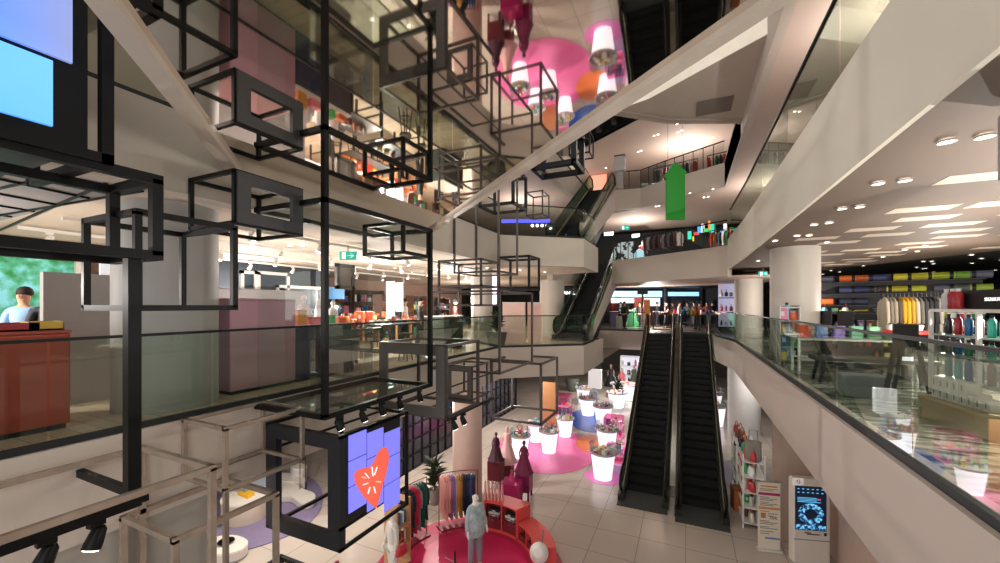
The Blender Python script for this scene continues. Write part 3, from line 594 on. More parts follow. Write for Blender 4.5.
# exit signs
def exit_sign(label, x, y, z, rz=0, s=1.0):
    o = thing('exit_sign', label, 'sign', (x, y, z), rz)
    part('sign_box', MB().box(-.2*s, .2*s, -.02, .02, 0, .2*s, .01), mat('#17a08a', .4, emit=1.0), o, True)
    g = MB().box(-.13*s, -.05*s, -.024, -.02, .03*s, .17*s).bar((.0, -.023, .1*s), (.14*s, -.023, .1*s), .03*s, .004).bar((.07*s, -.023, .15*s), (.14*s, -.023, .1*s), .025*s, .004).bar((.07*s, -.023, .05*s), (.14*s, -.023, .1*s), .025*s, .004)
    part('arrow_symbol', g, mat('#f4fff8', .4, emit=1.5), o, True)
    part('hanger', MB().box(-.01, .01, -.01, .01, .2*s, .35*s), STEEL, o, True); return o
p = PD(348, 260, 9.4); exit_sign('green exit sign hanging under the left shop ceiling', p.x, p.y, p.z, .43, 1.0)
p = PD(625, 230, 24); exit_sign('green exit sign far away under the second-floor ceiling', p.x, p.y, p.z, .4, 1.3)
p = PD(763, 276, 14); exit_sign('green exit sign at the left edge of the right-hand ceiling column', p.x, p.y, p.z, .4, .8)
# window with trees and people
o = thing('shop_window', 'bright cyan shop window with green foliage at the far left', 'window', (-13, 3.4, L1))
part('frame', MB().box(-13.1, -12.9, 1.4, 1.5, L1, 8).box(-13.1, -12.9, 4.3, 4.4, L1, 8).box(-13.1, -12.9, 1.4, 4.4, 7.75, 7.95), WHITE, o)
part('picture_panel', MB().box(-13.05, -13, 1.5, 4.3, L1, 7.75), noise_mat('foliage_light', [(.38, '#2f8a4a'), (.5, '#5ab898'), (.62, '#8adce8')], 3, .5, .35), o)
shelf_unit('small black shelf against the cyan window at far left', -12.6, 2.3, L1, .8, 1.9, .3, PI/2, BLACK, 4)
solo('screen', MB().box(-9.05, -9, 3.3, 3.55, L1, 7.5), mat('#dfe6f0', .4, emit=.5), 'narrow glowing white screen between the partition and the thick column', 'screen')
for px, py, w_, h_, c, lb in ((390, 300, .35, 1.3, '#bfe6f2', 'tall pale blue glowing pillar screen in the left shop'), (399, 297, .3, 1.0, '#dfe6ff', 'glowing poster screen right of the pale blue pillar'), (488, 290, .9, 1.4, '#d9cfee', 'glowing black-and-white poster beside the cream column'), (330, 293, 1.5, .5, '#7ab0e0', 'wide light blue display screen behind the white busts')):
    q = PD(px, py, 16.5 if px == 330 else 14 if px < 480 else 19); o = thing('screen_totem', lb, 'screen', (q.x, q.y, L1)); part('screen', MB().box(q.x-w_/2, q.x+w_/2, q.y, q.y+.06, q.z-h_/2, q.z+h_/2, .01), mat(c, .4, emit=.8), o); part('stand', MB().box(q.x-.05, q.x+.05, q.y, q.y+.06, L1+.03, q.z-h_/2).box(q.x-.25, q.x+.25, q.y-.15, q.y+.2, L1, L1+.03), DARK, o)
for x, y, z in ((-8.2, 2.9, 8.02), (-9.2, 3.2, 8.02)): pass
# ceiling track lights in the left shop
tw = mat('#d8d4ce', .5)
wp = spot_proto('track_spotlight', 'white track spotlight', 'spotlight', (0, 0, -50), tw, 'white track spotlights under the left shop ceiling', .85, .5)
first = True
for r, x in enumerate((-7.4, -9.2, -11.0, -12.8)):
    solo('lighting_track', MB().box(x-.02, x+.02, 2.9, 17.5, 8.0, 8.06), tw, 'white lighting track under the left shop ceiling, %s from the balcony' % ORD[r], 'track')
    for k in range(9):
        y = 3.3+k*1.55+(.4 if r % 2 else 0); l = 'white spotlight %s along the lighting track %s from the balcony' % (ORD[k], ORD[r])
        if first: wp.location = (x, y, 8.0); wp['label'] = l; first = False
        else: dup(wp, (x, y, 8.0), random.uniform(0, 6), l)
# ================================================================= PEOPLE AND MANNEQUINS
SKM = {}
def skin_mesh(name, V, E, R, sub=1):
    me = bpy.data.meshes.new(name); me.from_pydata(V, E, []); ob = bpy.data.objects.new(name, me); COL.objects.link(ob)
    ob.modifiers.new('skin', 'SKIN'); bpy.context.view_layer.objects.active = ob
    me.skin_vertices[0].data[0].use_root = True
    for i, r in enumerate(R): me.skin_vertices[0].data[i].radius = r if isinstance(r, tuple) else (r, r)
    if sub: md = ob.modifiers.new('sub', 'SUBSURF'); md.levels = sub; md.render_levels = sub
    dg = bpy.context.evaluated_depsgraph_get(); dg.update(); out = bpy.data.meshes.new_from_object(ob.evaluated_get(dg)); out.name = name
    bpy.data.objects.remove(ob); bpy.data.meshes.remove(me)
    for p_ in out.polygons: p_.use_smooth = True
    return out
def body_meshes(arm=0, stride=0, fingers=False):
    key = (arm, stride, fingers)
    if key in SKM: return SKM[key]
    V = [(0, 0, .95), (0, 0, 1.12), (0, 0, 1.32), (0, 0, 1.45), (0, 0, 1.53), (0, -.008, 1.63), (0, -.005, 1.71)]
    R = [(.14, .1), (.125, .09), (.16, .105), (.1, .07), (.05, .05), (.085, .1), (.078, .092)]; E = [(0, 1), (1, 2), (2, 3), (3, 4), (4, 5), (5, 6)]
    idx = {}
    for s in (-1, 1):
        f = stride*s*.18; n = len(V)
        V += [(s*.09, 0, .88), (s*.1, -f*.5+.0, .5), (s*.1, -f+.02, .1), (s*.11, -f-.12, .04)]; R += [(.09, .09), (.06, .06), (.04, .04), (.035, .03)]; E += [(0, n), (n, n+1), (n+1, n+2), (n+2, n+3)]
        m = len(V); ab = arm if s > 0 or arm < 2 else 0
        el = (s*.24, -.02 if not arm else -.05, 1.16); wr = (s*.26, -.08-.05*arm, .92) if not arm else (s*.18, -.3, 1.12)
        V += [(s*.17, 0, 1.42), el, wr, tuple(wr[i]+(el, wr)[1][i]*0+(wr[i]-el[i])*.28 for i in range(3))]; R += [(.05, .05), (.037, .037), (.026, .026), (.032, .018)]; E += [(3, m), (m, m+1), (m+1, m+2), (m+2, m+3)]
        idx[s] = m
        if fingers:
            w = Vector(V[m+3]); dirv = (w-Vector(wr)).normalized()
            for k in range(5):
                q = len(V); sp = (k-2)*.012
                a = w+Vector((0, sp, 0)) if k else Vector(wr)+dirv*.03+Vector((0, -.02, 0)); b = a+dirv*([.03, .035, .04, .036, .028][k]); b += Vector((0, -.02, 0)) if not k else Vector((0, 0, 0)); c = b+dirv*.025+Vector((-s*.012, 0, 0))
                V += [tuple(b), tuple(c)]; R += [(.009, .009), (.007, .007)]; E += [((m+2 if not k else m+3), q), (q, q+1)]
    body = skin_mesh('body', V, E, R, 1)
    # shirt and trousers follow the same skeleton, slightly wider
    Vs = [V[0], V[1], V[2], V[3]]; Es = [(0, 1), (1, 2), (2, 3)]; Rs = [(.165, .12), (.155, .115), (.185, .125), (.115, .085)]
    for s in (-1, 1):
        m = idx[s]; n = len(Vs); e, w = Vector(V[m+1]), Vector(V[m+2]); Vs += [V[m], V[m+1], tuple(e.lerp(w, .85))]; Rs += [(.068, .068), (.055, .055), (.045, .045)]; Es += [(3, n), (n, n+1), (n+1, n+2)]
    shirt = skin_mesh('shirt', Vs, Es, Rs, 1)
    Vt = [(0, 0, 1.0)]; Rt = [(.15, .11)]; Et = []
    for s in (-1, 1):
        f = stride*s*.18; n = len(Vt); Vt += [(s*.09, 0, .88), (s*.1, -f*.5, .5), (s*.1, -f+.02, .09)]; Rt += [(.105, .11), (.08, .085), (.065, .07)]; Et += [(0, n), (n, n+1), (n+1, n+2)]
    tr = skin_mesh('trousers', Vt, Et, Rt, 1)
    SKM[key] = (body, shirt, tr); return SKM[key]
def person(label, loc, rz, skin='#c99b7d', shirt='#333333', trousers='#22242c', hair='#1c1714', arm=0, stride=.5, s=1.0, name='person', cat='person', face=True, fingers=False, longhair=False):
    o = thing(name, label, cat, loc, rz); b, sh, tr = body_meshes(arm, stride, fingers); o.scale = (s,)*3
    def put(nm, me, c, **k):
        me = me.copy(); me.materials.clear(); me.materials.append(mat(c, .7, var=.1, scale=6) if isinstance(c, str) else c); q = bpy.data.objects.new(nm, me); COL.objects.link(q); q.parent = o; return q
    bd = put('body', b, skin)
    if shirt: put('shirt', sh, shirt)
    if trousers: put('trousers', tr, trousers)
    if hair:
        h = MB().lathe([(.075, 1.66 if not longhair else 1.48), (.1, 1.68 if not longhair else 1.52), (.102, 1.72), (.085, 1.77), (.05, 1.8), (.01, 1.81)], (0, .02, 0), 14, sx=.92, sy=1.0); part('hair', h, mat(hair, .8), o, True)
    if face:
        f = MB().lathe([(.012, -.02), (.014, 0), (.006, .03)], (0, -.108, 1.65), 8); part('nose', f, mat(skin, .7), bd, True)
        f = MB()
        for sx in (-1, 1): f.lathe([(.004, -.008), (.011, 0), (.004, .008)], (sx*.03, -.098, 1.69), 8)
        part('eyes', f, DARK, bd, True); part('mouth', MB().box(-.02, .02, -.108, -.09, 1.612, 1.62), mat('#8a4a42', .6), bd, True)
    for sx in (-1, 1):
        f = stride*sx*.18; part('shoe', MB().box(sx*.11-.045, sx*.11+.045, -f-.2, -f+.07, 0, .08, .03), mat('#1d1d20', .5), o, True)
    return o
FACE = math.radians(0)
x, y = -9.4, YX(24, -9.4); person('person in a light blue shirt standing near the far left window', (x, y, L1), .8, shirt='#8fb4d8', hair='#2a201a')
x = -8.9; person('person in a dark top beside the one in light blue', (x, YX(40, x)+.12, L1), 1.2, shirt='#23272f', hair='#1c1714')
x = -8.6; person('person in black bending over the dark green counter', (x, YX(437, x), L1), 2.2, shirt='#15161a', hair='#15120f', arm=1, longhair=True)
for px, py, c, lb, X in ((405, 0, '#e6e2dc', 'shopper in white at the back of the left shop', -9.9), (420, 0, '#3a3c42', 'shopper in dark grey at the back of the left shop', -8.6), (455, 0, '#b23a3a', 'shopper in red behind the cream column', -9.5)): person(lb, (X, YX(px, X), L1), 2.0, shirt=c)
p = PD(642, 262, 26); person('person in a pink shirt at the far second-floor balustrade', (p.x, p.y+.6, L2), .3, shirt='#e88a92', trousers='#2a2f3c')
p = PD(715, 240, 23); person('person in a red top at the right of the far second-floor balustrade', (p.x, p.y+.6, L2), .5, shirt='#b8343a')
for i, (X, Y, c, lb) in enumerate(((-3.6, 27, '#1f2a26', 'person in dark green by the tall plant pot at the far landing'), (-1.2, 29.5, '#33202a', 'person in plum in the far crowd'), (-.4, 31, '#c8b8a8', 'person in beige in the far crowd'), (.5, 29, '#20242c', 'person in black in the far crowd'), (1.3, 30.5, '#7a2f35', 'person in dark red in the far crowd'), (.1, 32.5, '#4a5a6a', 'person in slate blue in the far crowd'))):
    person(lb, (X, Y, L1), random.uniform(-1, 3), shirt=c)
# ---------------------------------------------------- ground floor fashion podium
CX, CY = -4.9, 8.75
o = thing('podium', 'round bright pink podium with a darker inner ring', 'podium', (CX, CY, 0))
part('platform', MB().lathe([(2.35, 0), (2.35, .08), (2.32, .1)], (CX, CY, 0), 64), mat('#b02848', .45, var=.05), o)
part('ring', MB().lathe([(1.85, .1), (1.85, .112), (1.82, .112)], (CX, CY, 0), 64), mat('#c82a58', .45, var=.03), o)
part('inner_disc', MB().lathe([(1.45, .112), (1.45, .12)], (CX, CY, 0), 64), mat('#dd2a66', .4, var=.03), o)
MANQ = mat('#ece8e4', .4)
def mannequin(label, loc, rz, shirt, trousers, s=1.05, arm=0, head=True, stand=True):
    m = person(label, loc, rz, '#ece8e4', shirt, trousers, None, arm, .2, s, 'mannequin', 'mannequin', True, True)
    part('stand_plate', MB().lathe([(.18, 0), (.18, .015)], n=20), STEEL, m, True); return m
mq = mannequin('white mannequin in an oversized pale denim jacket and grey trousers on the pink podium', (-4.72, 8.72, .12), 1.1, '#9fb2ba', '#8f8a96', 1.06)
jk = MB().lathe([(.21, .78), (.235, .82), (.25, 1.0), (.245, 1.25), (.2, 1.4), (.09, 1.48)], n=22, sy=.72, ripple=.05, k=7, caps=False)
part('denim_jacket', jk, noise_mat('washed_denim', [(.3, '#8499a2'), (.7, '#b9c6cc')], 9, .8), mq, True)
part('jacket_collar', MB().lathe([(.1, 1.42), (.11, 1.46), (.08, 1.49)], n=14, sy=.8, caps=False), mat('#c9cfc0', .8), mq, True)
X, Y = -6.15, 7.35
m2 = mannequin('white mannequin in a white top with a red bag behind the heart cube', (X, Y, .1), -.4, '#dcd6d2', '#ddd8d2', 1.0)
good('bag', '#c23a46', (X+.3, Y-.05, .95), 'red handbag carried by the mannequin behind the heart cube', 1.2)
# garments
GP = {}
def garment(label, loc, rz, c, length=1.05, w=.24, group='garments on the curved racks', pants=False):
    key = (round(length, 1),)
    if key not in GP:
        o = thing('hanging_garment', label, 'garment', loc, rz, group); L = length
        prof = [(.05, -.06), (.16, -.1), (w*.95, -.17), (w*.85, -.4), (w*.9, -.75*L), (w, -L)]
        part('cloth', MB().lathe(prof, n=24, sy=.22, ripple=.12, k=5), mat(c, .85), o, True)
        part('sleeve', MB().tube([(w*.85, 0, -.17), (w*1.05, .01, -.4), (w*1.0, .0, -.62)], [.045, .04, .03], 8), mat(c, .85), o, True)
        part('sleeve', MB().tube([(-w*.85, 0, -.17), (-w*1.05, .01, -.4), (-w*1.0, .0, -.62)], [.045, .04, .03], 8), mat(c, .85), o, True)
        part('hanger', MB().tube([(-.17, 0, -.12), (0, 0, -.05), (.17, 0, -.12)], .008, 6).tube([(0, 0, -.05), (0, 0, .0), (.02, 0, .03), (.0, 0, .045), (-.015, 0, .03)], .005, 6), STEEL, o, True)
        GP[key] = o
    else:
        o = dup(GP[key], loc, rz, label, group); recolor(o, mat(c, .85), ('cloth', 'sleeve'))
    return o
def arc_rack(label, a0, a1, r, cols, where, z=1.72, lens=(1.05,), m=mat('#8a2a3c', .4)):
    o = thing('clothes_rack', label, 'rack', (CX+r*math.cos((a0+a1)/2), CY+r*math.sin((a0+a1)/2), .1)); pts = []
    n = 12
    for i in range(n+1): a = a0+(a1-a0)*i/n; pts.append((CX+r*math.cos(a), CY+r*math.sin(a), z))
    part('rail', MB().tube(pts, .015, 8), m, o)
    for q in (pts[0], pts[-1]): part('post', MB().tube([(q[0], q[1], .1), q], .015, 8), m, o)
    b = MB(); P = [(CX+rr*math.cos(a0+(a1-a0)*i/n), CY+rr*math.sin(a0+(a1-a0)*i/n)) for rr, rg in ((r+.2, range(n+1)), (r-.2, range(n, -1, -1))) for i in rg]
    b.prism(P, .1, .16); part('base', b, m, o)
    for i, (c, nm) in enumerate(cols):
        a = a1-.06-(a1-a0-.12)*i/(len(cols)-1)
        garment('%s garment, %s from the left on %s' % (nm, ORD[i], where), (CX+r*math.cos(a), CY+r*math.sin(a), z-.045), a, c, lens[i % len(lens)])
arc_rack('curved red clothes rack with pink to navy garments behind the podium', math.radians(112), math.radians(147), 1.9,
    [('#e8a8a0', 'peach pink'), ('#e6a09a', 'salmon'), ('#eab2a8', 'pale peach'), ('#a06a9a', 'mauve'), ('#8a6aa8', 'violet'), ('#b9a6a0', 'dusty rose'), ('#c8923a', 'mustard'), ('#a8782e', 'ochre'), ('#2a2a48', 'navy'), ('#1d2038', 'deep navy'), ('#28304a', 'ink blue'), ('#3a4a78', 'cobalt'), ('#232848', 'midnight blue')], 'the curved rack beside the pink skirts', lens=(1.05, 1.25))
arc_rack('curved red clothes rack with dark and crimson garments near the heart cube', math.radians(158), math.radians(184), 1.95,
    [('#2b2430', 'black patterned'), ('#3a3040', 'charcoal'), ('#c01f48', 'crimson'), ('#d02850', 'bright crimson'), ('#8a8a90', 'grey'), ('#1f4a48', 'dark teal'), ('#206058', 'teal'), ('#2a3a3c', 'dark green')], 'the curved rack nearest the heart cube', lens=(1.25, 1.15))
for i in range(6):
    p = (-5.35+i*.1, 10.5+.02*i); g = thing('folded_skirt', 'pale pink skirt on the red cabinet top, %s from the left' % ORD[i], 'skirt', (p[0], p[1], .92), .2, 'pale pink skirts on the cabinet')
    part('cloth', MB().lathe([(.12, 0), (.09, .2), (.06, .48), (.05, .5)], n=16, sx=.3, ripple=.15, k=4), mat('#e9b6b0', .85), g, True); part('waistband', MB().lathe([(.055, .49), (.055, .54)], n=12, sx=.3), mat('#c98a88', .8), g, True)
# curved cabinets
RED = mat('#e0524e', .5, var=.03); DRED = mat('#7d2430', .6)
def arc_cabinet(label, a0, a1, r0, r1, h, bays):
    am = (a0+a1)/2; o = thing('curved_cabinet', label, 'cabinet', (CX+r0*math.cos(am), CY+r0*math.sin(am), 0)); n = 10
    def pol(ra, rb, b0, b1): return [(CX+rb*math.cos(b0+(b1-b0)*i/n), CY+rb*math.sin(b0+(b1-b0)*i/n)) for i in range(n+1)]+[(CX+ra*math.cos(b1-(b1-b0)*i/n), CY+ra*math.sin(b1-(b1-b0)*i/n)) for i in range(n+1)]
    part('top', MB().prism(pol(r0, r1, a0, a1), h-.04, h), RED, o); part('base', MB().prism(pol(r0, r1, a0, a1), 0.12, .2), RED, o)
    part('back_panel', MB().prism(pol(r1-.03, r1, a0, a1), .2, h-.04), RED, o)
    for k in range(bays+1):
        a = a0+(a1-a0)*k/bays; part('divider', MB().prism(pol(r0, r1-.03, a-.012, a+.012), .2, h-.04), RED, o)
    part('inner_lining', MB().prism(pol(r0+.25, r0+.28, a0+.01, a1-.01), .2, h-.04), DRED, o)
    for k in range(bays):
        a = a0+(a1-a0)*(k+.5)/bays; dr = part('drawer', MB().prism(pol(r0+.01, r0+.2, a-(a1-a0)/bays*.42, a+(a1-a0)/bays*.42), .2, h*.55), DRED, o); part('handle', MB().prism(pol(r0-.01, r0+.01, a-.03, a+.03), h*.45, h*.48), STEEL, dr)
    return o
arc_cabinet('taller curved coral red cabinet with two open bays behind the podium', math.radians(66), math.radians(104), 1.6, 2.15, .95, 2)
arc_cabinet('lower curved coral red cabinet stepping down at the right of the podium', math.radians(22), math.radians(64), 1.6, 2.15, .62, 3)
for k, (a, nm) in enumerate(((94, 'left'), (76, 'right'))):
    for j in range(3):
        x, y = CX+1.72*math.cos(math.radians(a)), CY+1.72*math.sin(math.radians(a)); o = thing('folded_shirt', 'folded %s shirt, %s in the pile inside the %s cabinet bay' % (['grey', 'white', 'black'][j], ['lowest', 'middle', 'topmost'][j], nm), 'shirt', (x, y, .523+j*.07), math.radians(a-90))
        part('cloth', MB().box(-.17, .17, -.1, .1, 0, .068, .02), mat(['#77747a', '#d8d4d2', '#26262c'][j], .85), o, True); part('collar', MB().box(-.05, .05, -.115, -.09, .02, .06, .01), mat('#c8c2be', .8), o, True)
solo('display_shelf', MB().box(-6.75, -6.35, 7.75, 7.79, .1, 1.75).box(-6.75, -6.35, 8.25, 8.29, .1, 1.75).box(-6.75, -6.35, 7.79, 8.25, .1, .14).box(-6.75, -6.35, 7.79, 8.25, .6, .63).box(-6.75, -6.35, 7.79, 8.25, 1.1, 1.13).box(-6.75, -6.35, 7.79, 8.25, 1.7, 1.75), mat('#c49a72', .6), 'tan wooden shelf tower between the heart cube and the crimson rack', 'shelf')
for lv, z in enumerate((.63, 1.13)):
    for i in range(6): solo('book', MB().box(-6.68, -6.45, 7.82+i*.068, 7.87+i*.068, z, z+.26+.02*(i % 3), .004), mat(PAL[(i*3+lv) % 14], .6), '%s book, %s from the left on the %s level of the tan shelf tower' % (PN[PAL[(i*3+lv) % 14]], ORD[i], ['middle', 'upper'][lv]), 'book', 'books on the tan shelf tower')
# round white device on stand + bare stand
x, y = PZ(541, 552, .5); o = thing('vanity_mirror', 'round white lamp-like object on a tilted stand at the right of the podium', 'lamp', (x, y, .12))
part('stand', MB().tube([(-.15, 0, 0), (.02, 0, .5), (.06, 0, .95)], .02, 8).tube([(.2, 0, 0), (.02, 0, .5)], .015, 8).tube([(0, .2, 0), (.02, 0, .5)], .015, 8), mat('#8a7268', .4), o, True)
part('shade', MB().lathe([(.05, -.1), (.2, -.06), (.24, .04), (.1, .12)], n=24).tr(Matrix.Translation((.0, -.12, .42)) @ Matrix.Rotation(1.0, 4, 'X')), WHITE, o, True)
part('lens', MB().lathe([(.1, -.12), (.1, -.09)], n=20).tr(Matrix.Translation((.0, -.12, .42)) @ Matrix.Rotation(1.0, 4, 'X')), DARK, o, True)
x, y = PZ(455, 558, .3); o = thing('garment_stand', 'small dark bare stand on the front of the podium', 'stand', (x, y, .12))
part('pole', MB().tube([(0, 0, 0), (0, 0, .35)], .025, 8), mat('#3a2028', .4), o, True); part('arms', MB().tube([(-.3, 0, .12), (-.1, .05, .05), (.25, -.03, .02)], .012, 8), mat('#c9a9a4', .4), o, True); part('foot', MB().lathe([(.1, 0), (.09, .02)], n=16), mat('#3a2028', .4), o, True)
solo('post', MB().tube([(-4.95, 4.6, 0), (-4.95, 4.6, 2.6)], .035, 10), mat('#a8343c', .4), 'slim red post under the heart cube', 'post')
# magenta gowns on plinths
def gown(label, x, y, z, h, c, pale=False):
    o = thing('dress_form', label, 'dress form', (x, y, z)); m = mat(c, .6)
    part('gown', MB().lathe([(.3*h, 0), (.24*h, .1*h), (.13*h, .45*h), (.09*h, .6*h), (.11*h, .72*h), (.08*h, .8*h)], n=24, ripple=.08, k=8), m, o, True)
    part('neck_and_head', MB().lathe([(.035*h, .79*h), (.03*h, .85*h), (.055*h, .9*h), (.055*h, .96*h), (.015*h, 1.0*h)], n=14), mat('#caa29a' if pale else '#5e1f36', .5), o, True)
    for sx in (-1, 1): part('arm', MB().tube([(sx*.1*h, 0, .74*h), (sx*.15*h, -.02, .58*h), (sx*.12*h, -.06, .45*h)], [.026*h, .022*h, .015*h], 8), mat('#caa29a' if pale else '#5e1f36', .5), o, True)
    return o
for i, (px, pb, pt, w_, c, lb) in enumerate(((496, 487, 457, .5, '#6b1f2c', 'dark red plinth leftmost of the magenta display group'), (512, 503, 479, .62, '#b8206e', 'front bright magenta plinth with tall legs'), (524, 497, 470, .5, '#8a1f58', 'right purple-magenta plinth of the display group'), (507, 480, 460, .45, '#7a2438', 'back maroon plinth of the display group'))):
    x, y = PZ(px, pb, 0); d = dep(x, y); h = (pb-pt)*d/F*.92; o = thing('plinth', lb, 'plinth', (x, y, 0), .1)
    part('body', MB().box(-w_/2, w_/2, -w_/2, w_/2, h*.3, h, .01), mat(c, .5), o, True)
    for sx in (-1, 1):
        for sy in (-1, 1): part('leg', MB().box(sx*w_*.42-.03, sx*w_*.42+.03, sy*w_*.42-.03, sy*w_*.42+.03, 0, h*.3), mat(c, .5), o, True)
    gl = ['dark patterned gown form on the leftmost dark red plinth', 'squat magenta gown form on the front plinth', 'pointed magenta gown form on the right plinth', 'pale pink gown form at the back of the magenta group'][i]
    gown(gl, x, y, h, [1.0, .45, 1.1, 1.35][i], ['#3f1c2e', '#c83a7a', '#7a1f4c', '#e0b0b0'][i], i == 3)
# plant behind the rack
def plant(label, x, y, z, h, r, n=60, pot='#7a7068', leaf='#2f4a2c', tall=False, potr=.2, poth=.4):
    o = thing('potted_plant', label, 'plant', (x, y, z)); random.seed(int(x*10+y*7+999))
    part('pot', MB().lathe([(potr*.75, 0), (potr, poth), (potr*.9, poth), (potr*.85, poth-.05)], n=20), mat(pot, .6), o, True)
    b = MB()
    for k in range(n):
        a = random.uniform(0, 6.28); e_ = random.uniform(.1, 1.3); L = r*random.uniform(.5, 1); base = Vector((0, 0, poth+random.uniform(0, (h-poth)*.6)))
        tip = base+Vector((math.cos(a)*math.cos(e_)*L, math.sin(a)*math.cos(e_)*L, math.sin(e_)*L)); mdl = (base+tip)/2+Vector((0, 0, .05)); sd = Vector((-math.sin(a), math.cos(a), 0))*L*.12
        b.add([base, mdl+sd, tip, mdl-sd], [(0, 1, 2, 3)])
    part('foliage', b, mat(leaf, .7, var=.3), o, True); part('stem', MB().tube([(0, 0, poth*.8), (0, 0, h*.8)], .025, 6), mat('#5a4630', .7), o, True); return o
x, y = PZ(442, 500, 0); plant('dark potted tree with spiky crown beside the pinkish column', -7.6, 11.2, 0, 1.9, .55, 110, leaf='#2a3a28', poth=.5)
x, y = PZ(546, 418, 0); plant('bushy green plant arrangement under the bronze cube frame', x, y, 0, 1.5, .6, 120, leaf='#55683a')
plant('dark leafy plant in a box planter by the cream column on the first floor', -6.5, 13.7, L1, 1.3, .5, 90, leaf='#1f3226', pot='#24302c', potr=.4, poth=.5)
plant('dark green tree by the far landing counters', -3.9, 29, L1, 2.0, .6, 90, leaf='#24402c')
x, y = PZ(612, 378, 0); plant('dark green plant near the far ground-floor dresses', -4.2, 28, 0, 2.2, .7, 90, leaf='#22382a')
# ---------------------------------------------------- floor discs
def disc(label, x, y, rx, ry, c, rot=0, z=.012):
    P = [(x+rx*math.cos(a)*math.cos(rot)-ry*math.sin(a)*math.sin(rot), y+rx*math.cos(a)*math.sin(rot)+ry*math.sin(a)*math.cos(rot)) for a in [2*PI*i/48 for i in range(48)]]
    return solo('floor_disc', MB().prism(P, .001, z), mat(c, .3, var=.04), label, 'floor disc')
x, y = PZ(545, 448, 0); disc('large glossy pink floor disc under the white pedestals', x, y, 2.3, 2.9, '#f070b0', .3)
x, y = PZ(593, 444, 0); disc('orange floor disc beside the large pink one', x, y, .8, 1.3, '#f08040', .3, .016)
x, y = PZ(589, 420, 0); disc('deep blue floor disc behind the orange one', x, y, 1.15, 2.3, '#1c5cc0', .3, .016)
x, y = PZ(604, 477, 0); disc('small pink floor disc under the nearest white pedestal', x, y, .75, .7, '#f08ad0', 0)
x, y = PZ(618, 460, 0); disc('pale lilac floor disc beside the escalator foot', x, y, .8, 2.0, '#c8b0e0', 0, .008)
x, y = PZ(742, 476, 0); disc('grey violet floor disc right of the main escalators', x, y, .9, 1.7, '#8a7c94', 0, .008)
PEDM = mat('#f8f2fc', .5, emit=1.0, var=.02, scale=1); TRAY = mat('#b8b4b8', .3)
TOY = ['#30a8b8', '#e05068', '#e8c040', '#58a058', '#f0f0f0', '#b04a90', '#e88848', '#3a62b0']
TN = {'#30a8b8': 'turquoise', '#e05068': 'coral red', '#e8c040': 'yellow', '#58a058': 'green', '#f0f0f0': 'white', '#b04a90': 'magenta', '#e88848': 'orange', '#3a62b0': 'blue'}; PN.update(TN)
def pedestal(px, pb, hgt, r, where, n=6, ring=True, x=None, y=None):
    if x is None: x, y = PZ(px, pb, 0)
    o = thing('white_pedestal', 'glowing white tapered pedestal with a round tray '+where, 'pedestal', (x, y, 0))
    part('tapered_body', MB().lathe([(r*.68, 0), (r*.7, .02), (r*.95, hgt-.12), (r*.95, hgt-.1)], n=28), PEDM, o, True)
    part('tray', MB().lathe([(r*1.0, hgt-.1), (r*1.15, hgt-.06), (r*1.15, hgt), (r*1.08, hgt), (r*1.06, hgt-.04), (.02, hgt-.04)], n=32), TRAY, o, True)
    if ring: part('glass_guard', MB().lathe([(r*1.12, hgt), (r*1.12, hgt+.28)], n=32, caps=False), GL_CLEAR, o, True)
    for k in range(n):
        a = 6.28*k/n+random.random()*.5; rr = r*random.uniform(.35, .85); c = random.choice(TOY); kd = random.choice(('bottle', 'jar', 'carton', 'tub'))
        good(kd, c, (x+rr*math.cos(a), y+rr*math.sin(a), hgt-.04), '%s %s, %s clockwise on the pedestal tray %s' % (TN[c], KN[kd], ORD[k], where), random.uniform(.8, 1.2), .12, 'goods on the pedestal trays')
    return x, y
pedestal(603, 478, 1.05, .47, 'nearest the camera', 9)
pedestal(549, 452, 1.0, .42, 'on the pink disc, right one', 8)
pedestal(520, 457, 1.0, .42, 'on the pink disc, left one', 8)
pedestal(536, 441, .9, .42, 'behind the two on the pink disc', 7, False)
pedestal(565, 436, .95, .42, 'at the back right of the pink disc', 7, False)
pedestal(607, 450, 1.0, .47, 'on the orange disc', 8)
pedestal(603, 424, 1.05, .5, 'on the blue disc, right one', 7)
pedestal(588, 415, 1.05, .5, 'on the blue disc, left one', 7)
pedestal(585, 402, 1.0, .6, 'just behind the blue disc', 6)
pedestal(617, 407, 1.0, .6, 'behind the blue disc beside the escalator', 6, False)
pedestal(625, 399, 1.1, .9, 'farthest back beside the escalator', 5, False)
pedestal(716, 425, 1.1, .5, 'right of the main escalators, nearer one', 6)
pedestal(712, 410, 1.1, .6, 'right of the main escalators, farther one', 6)
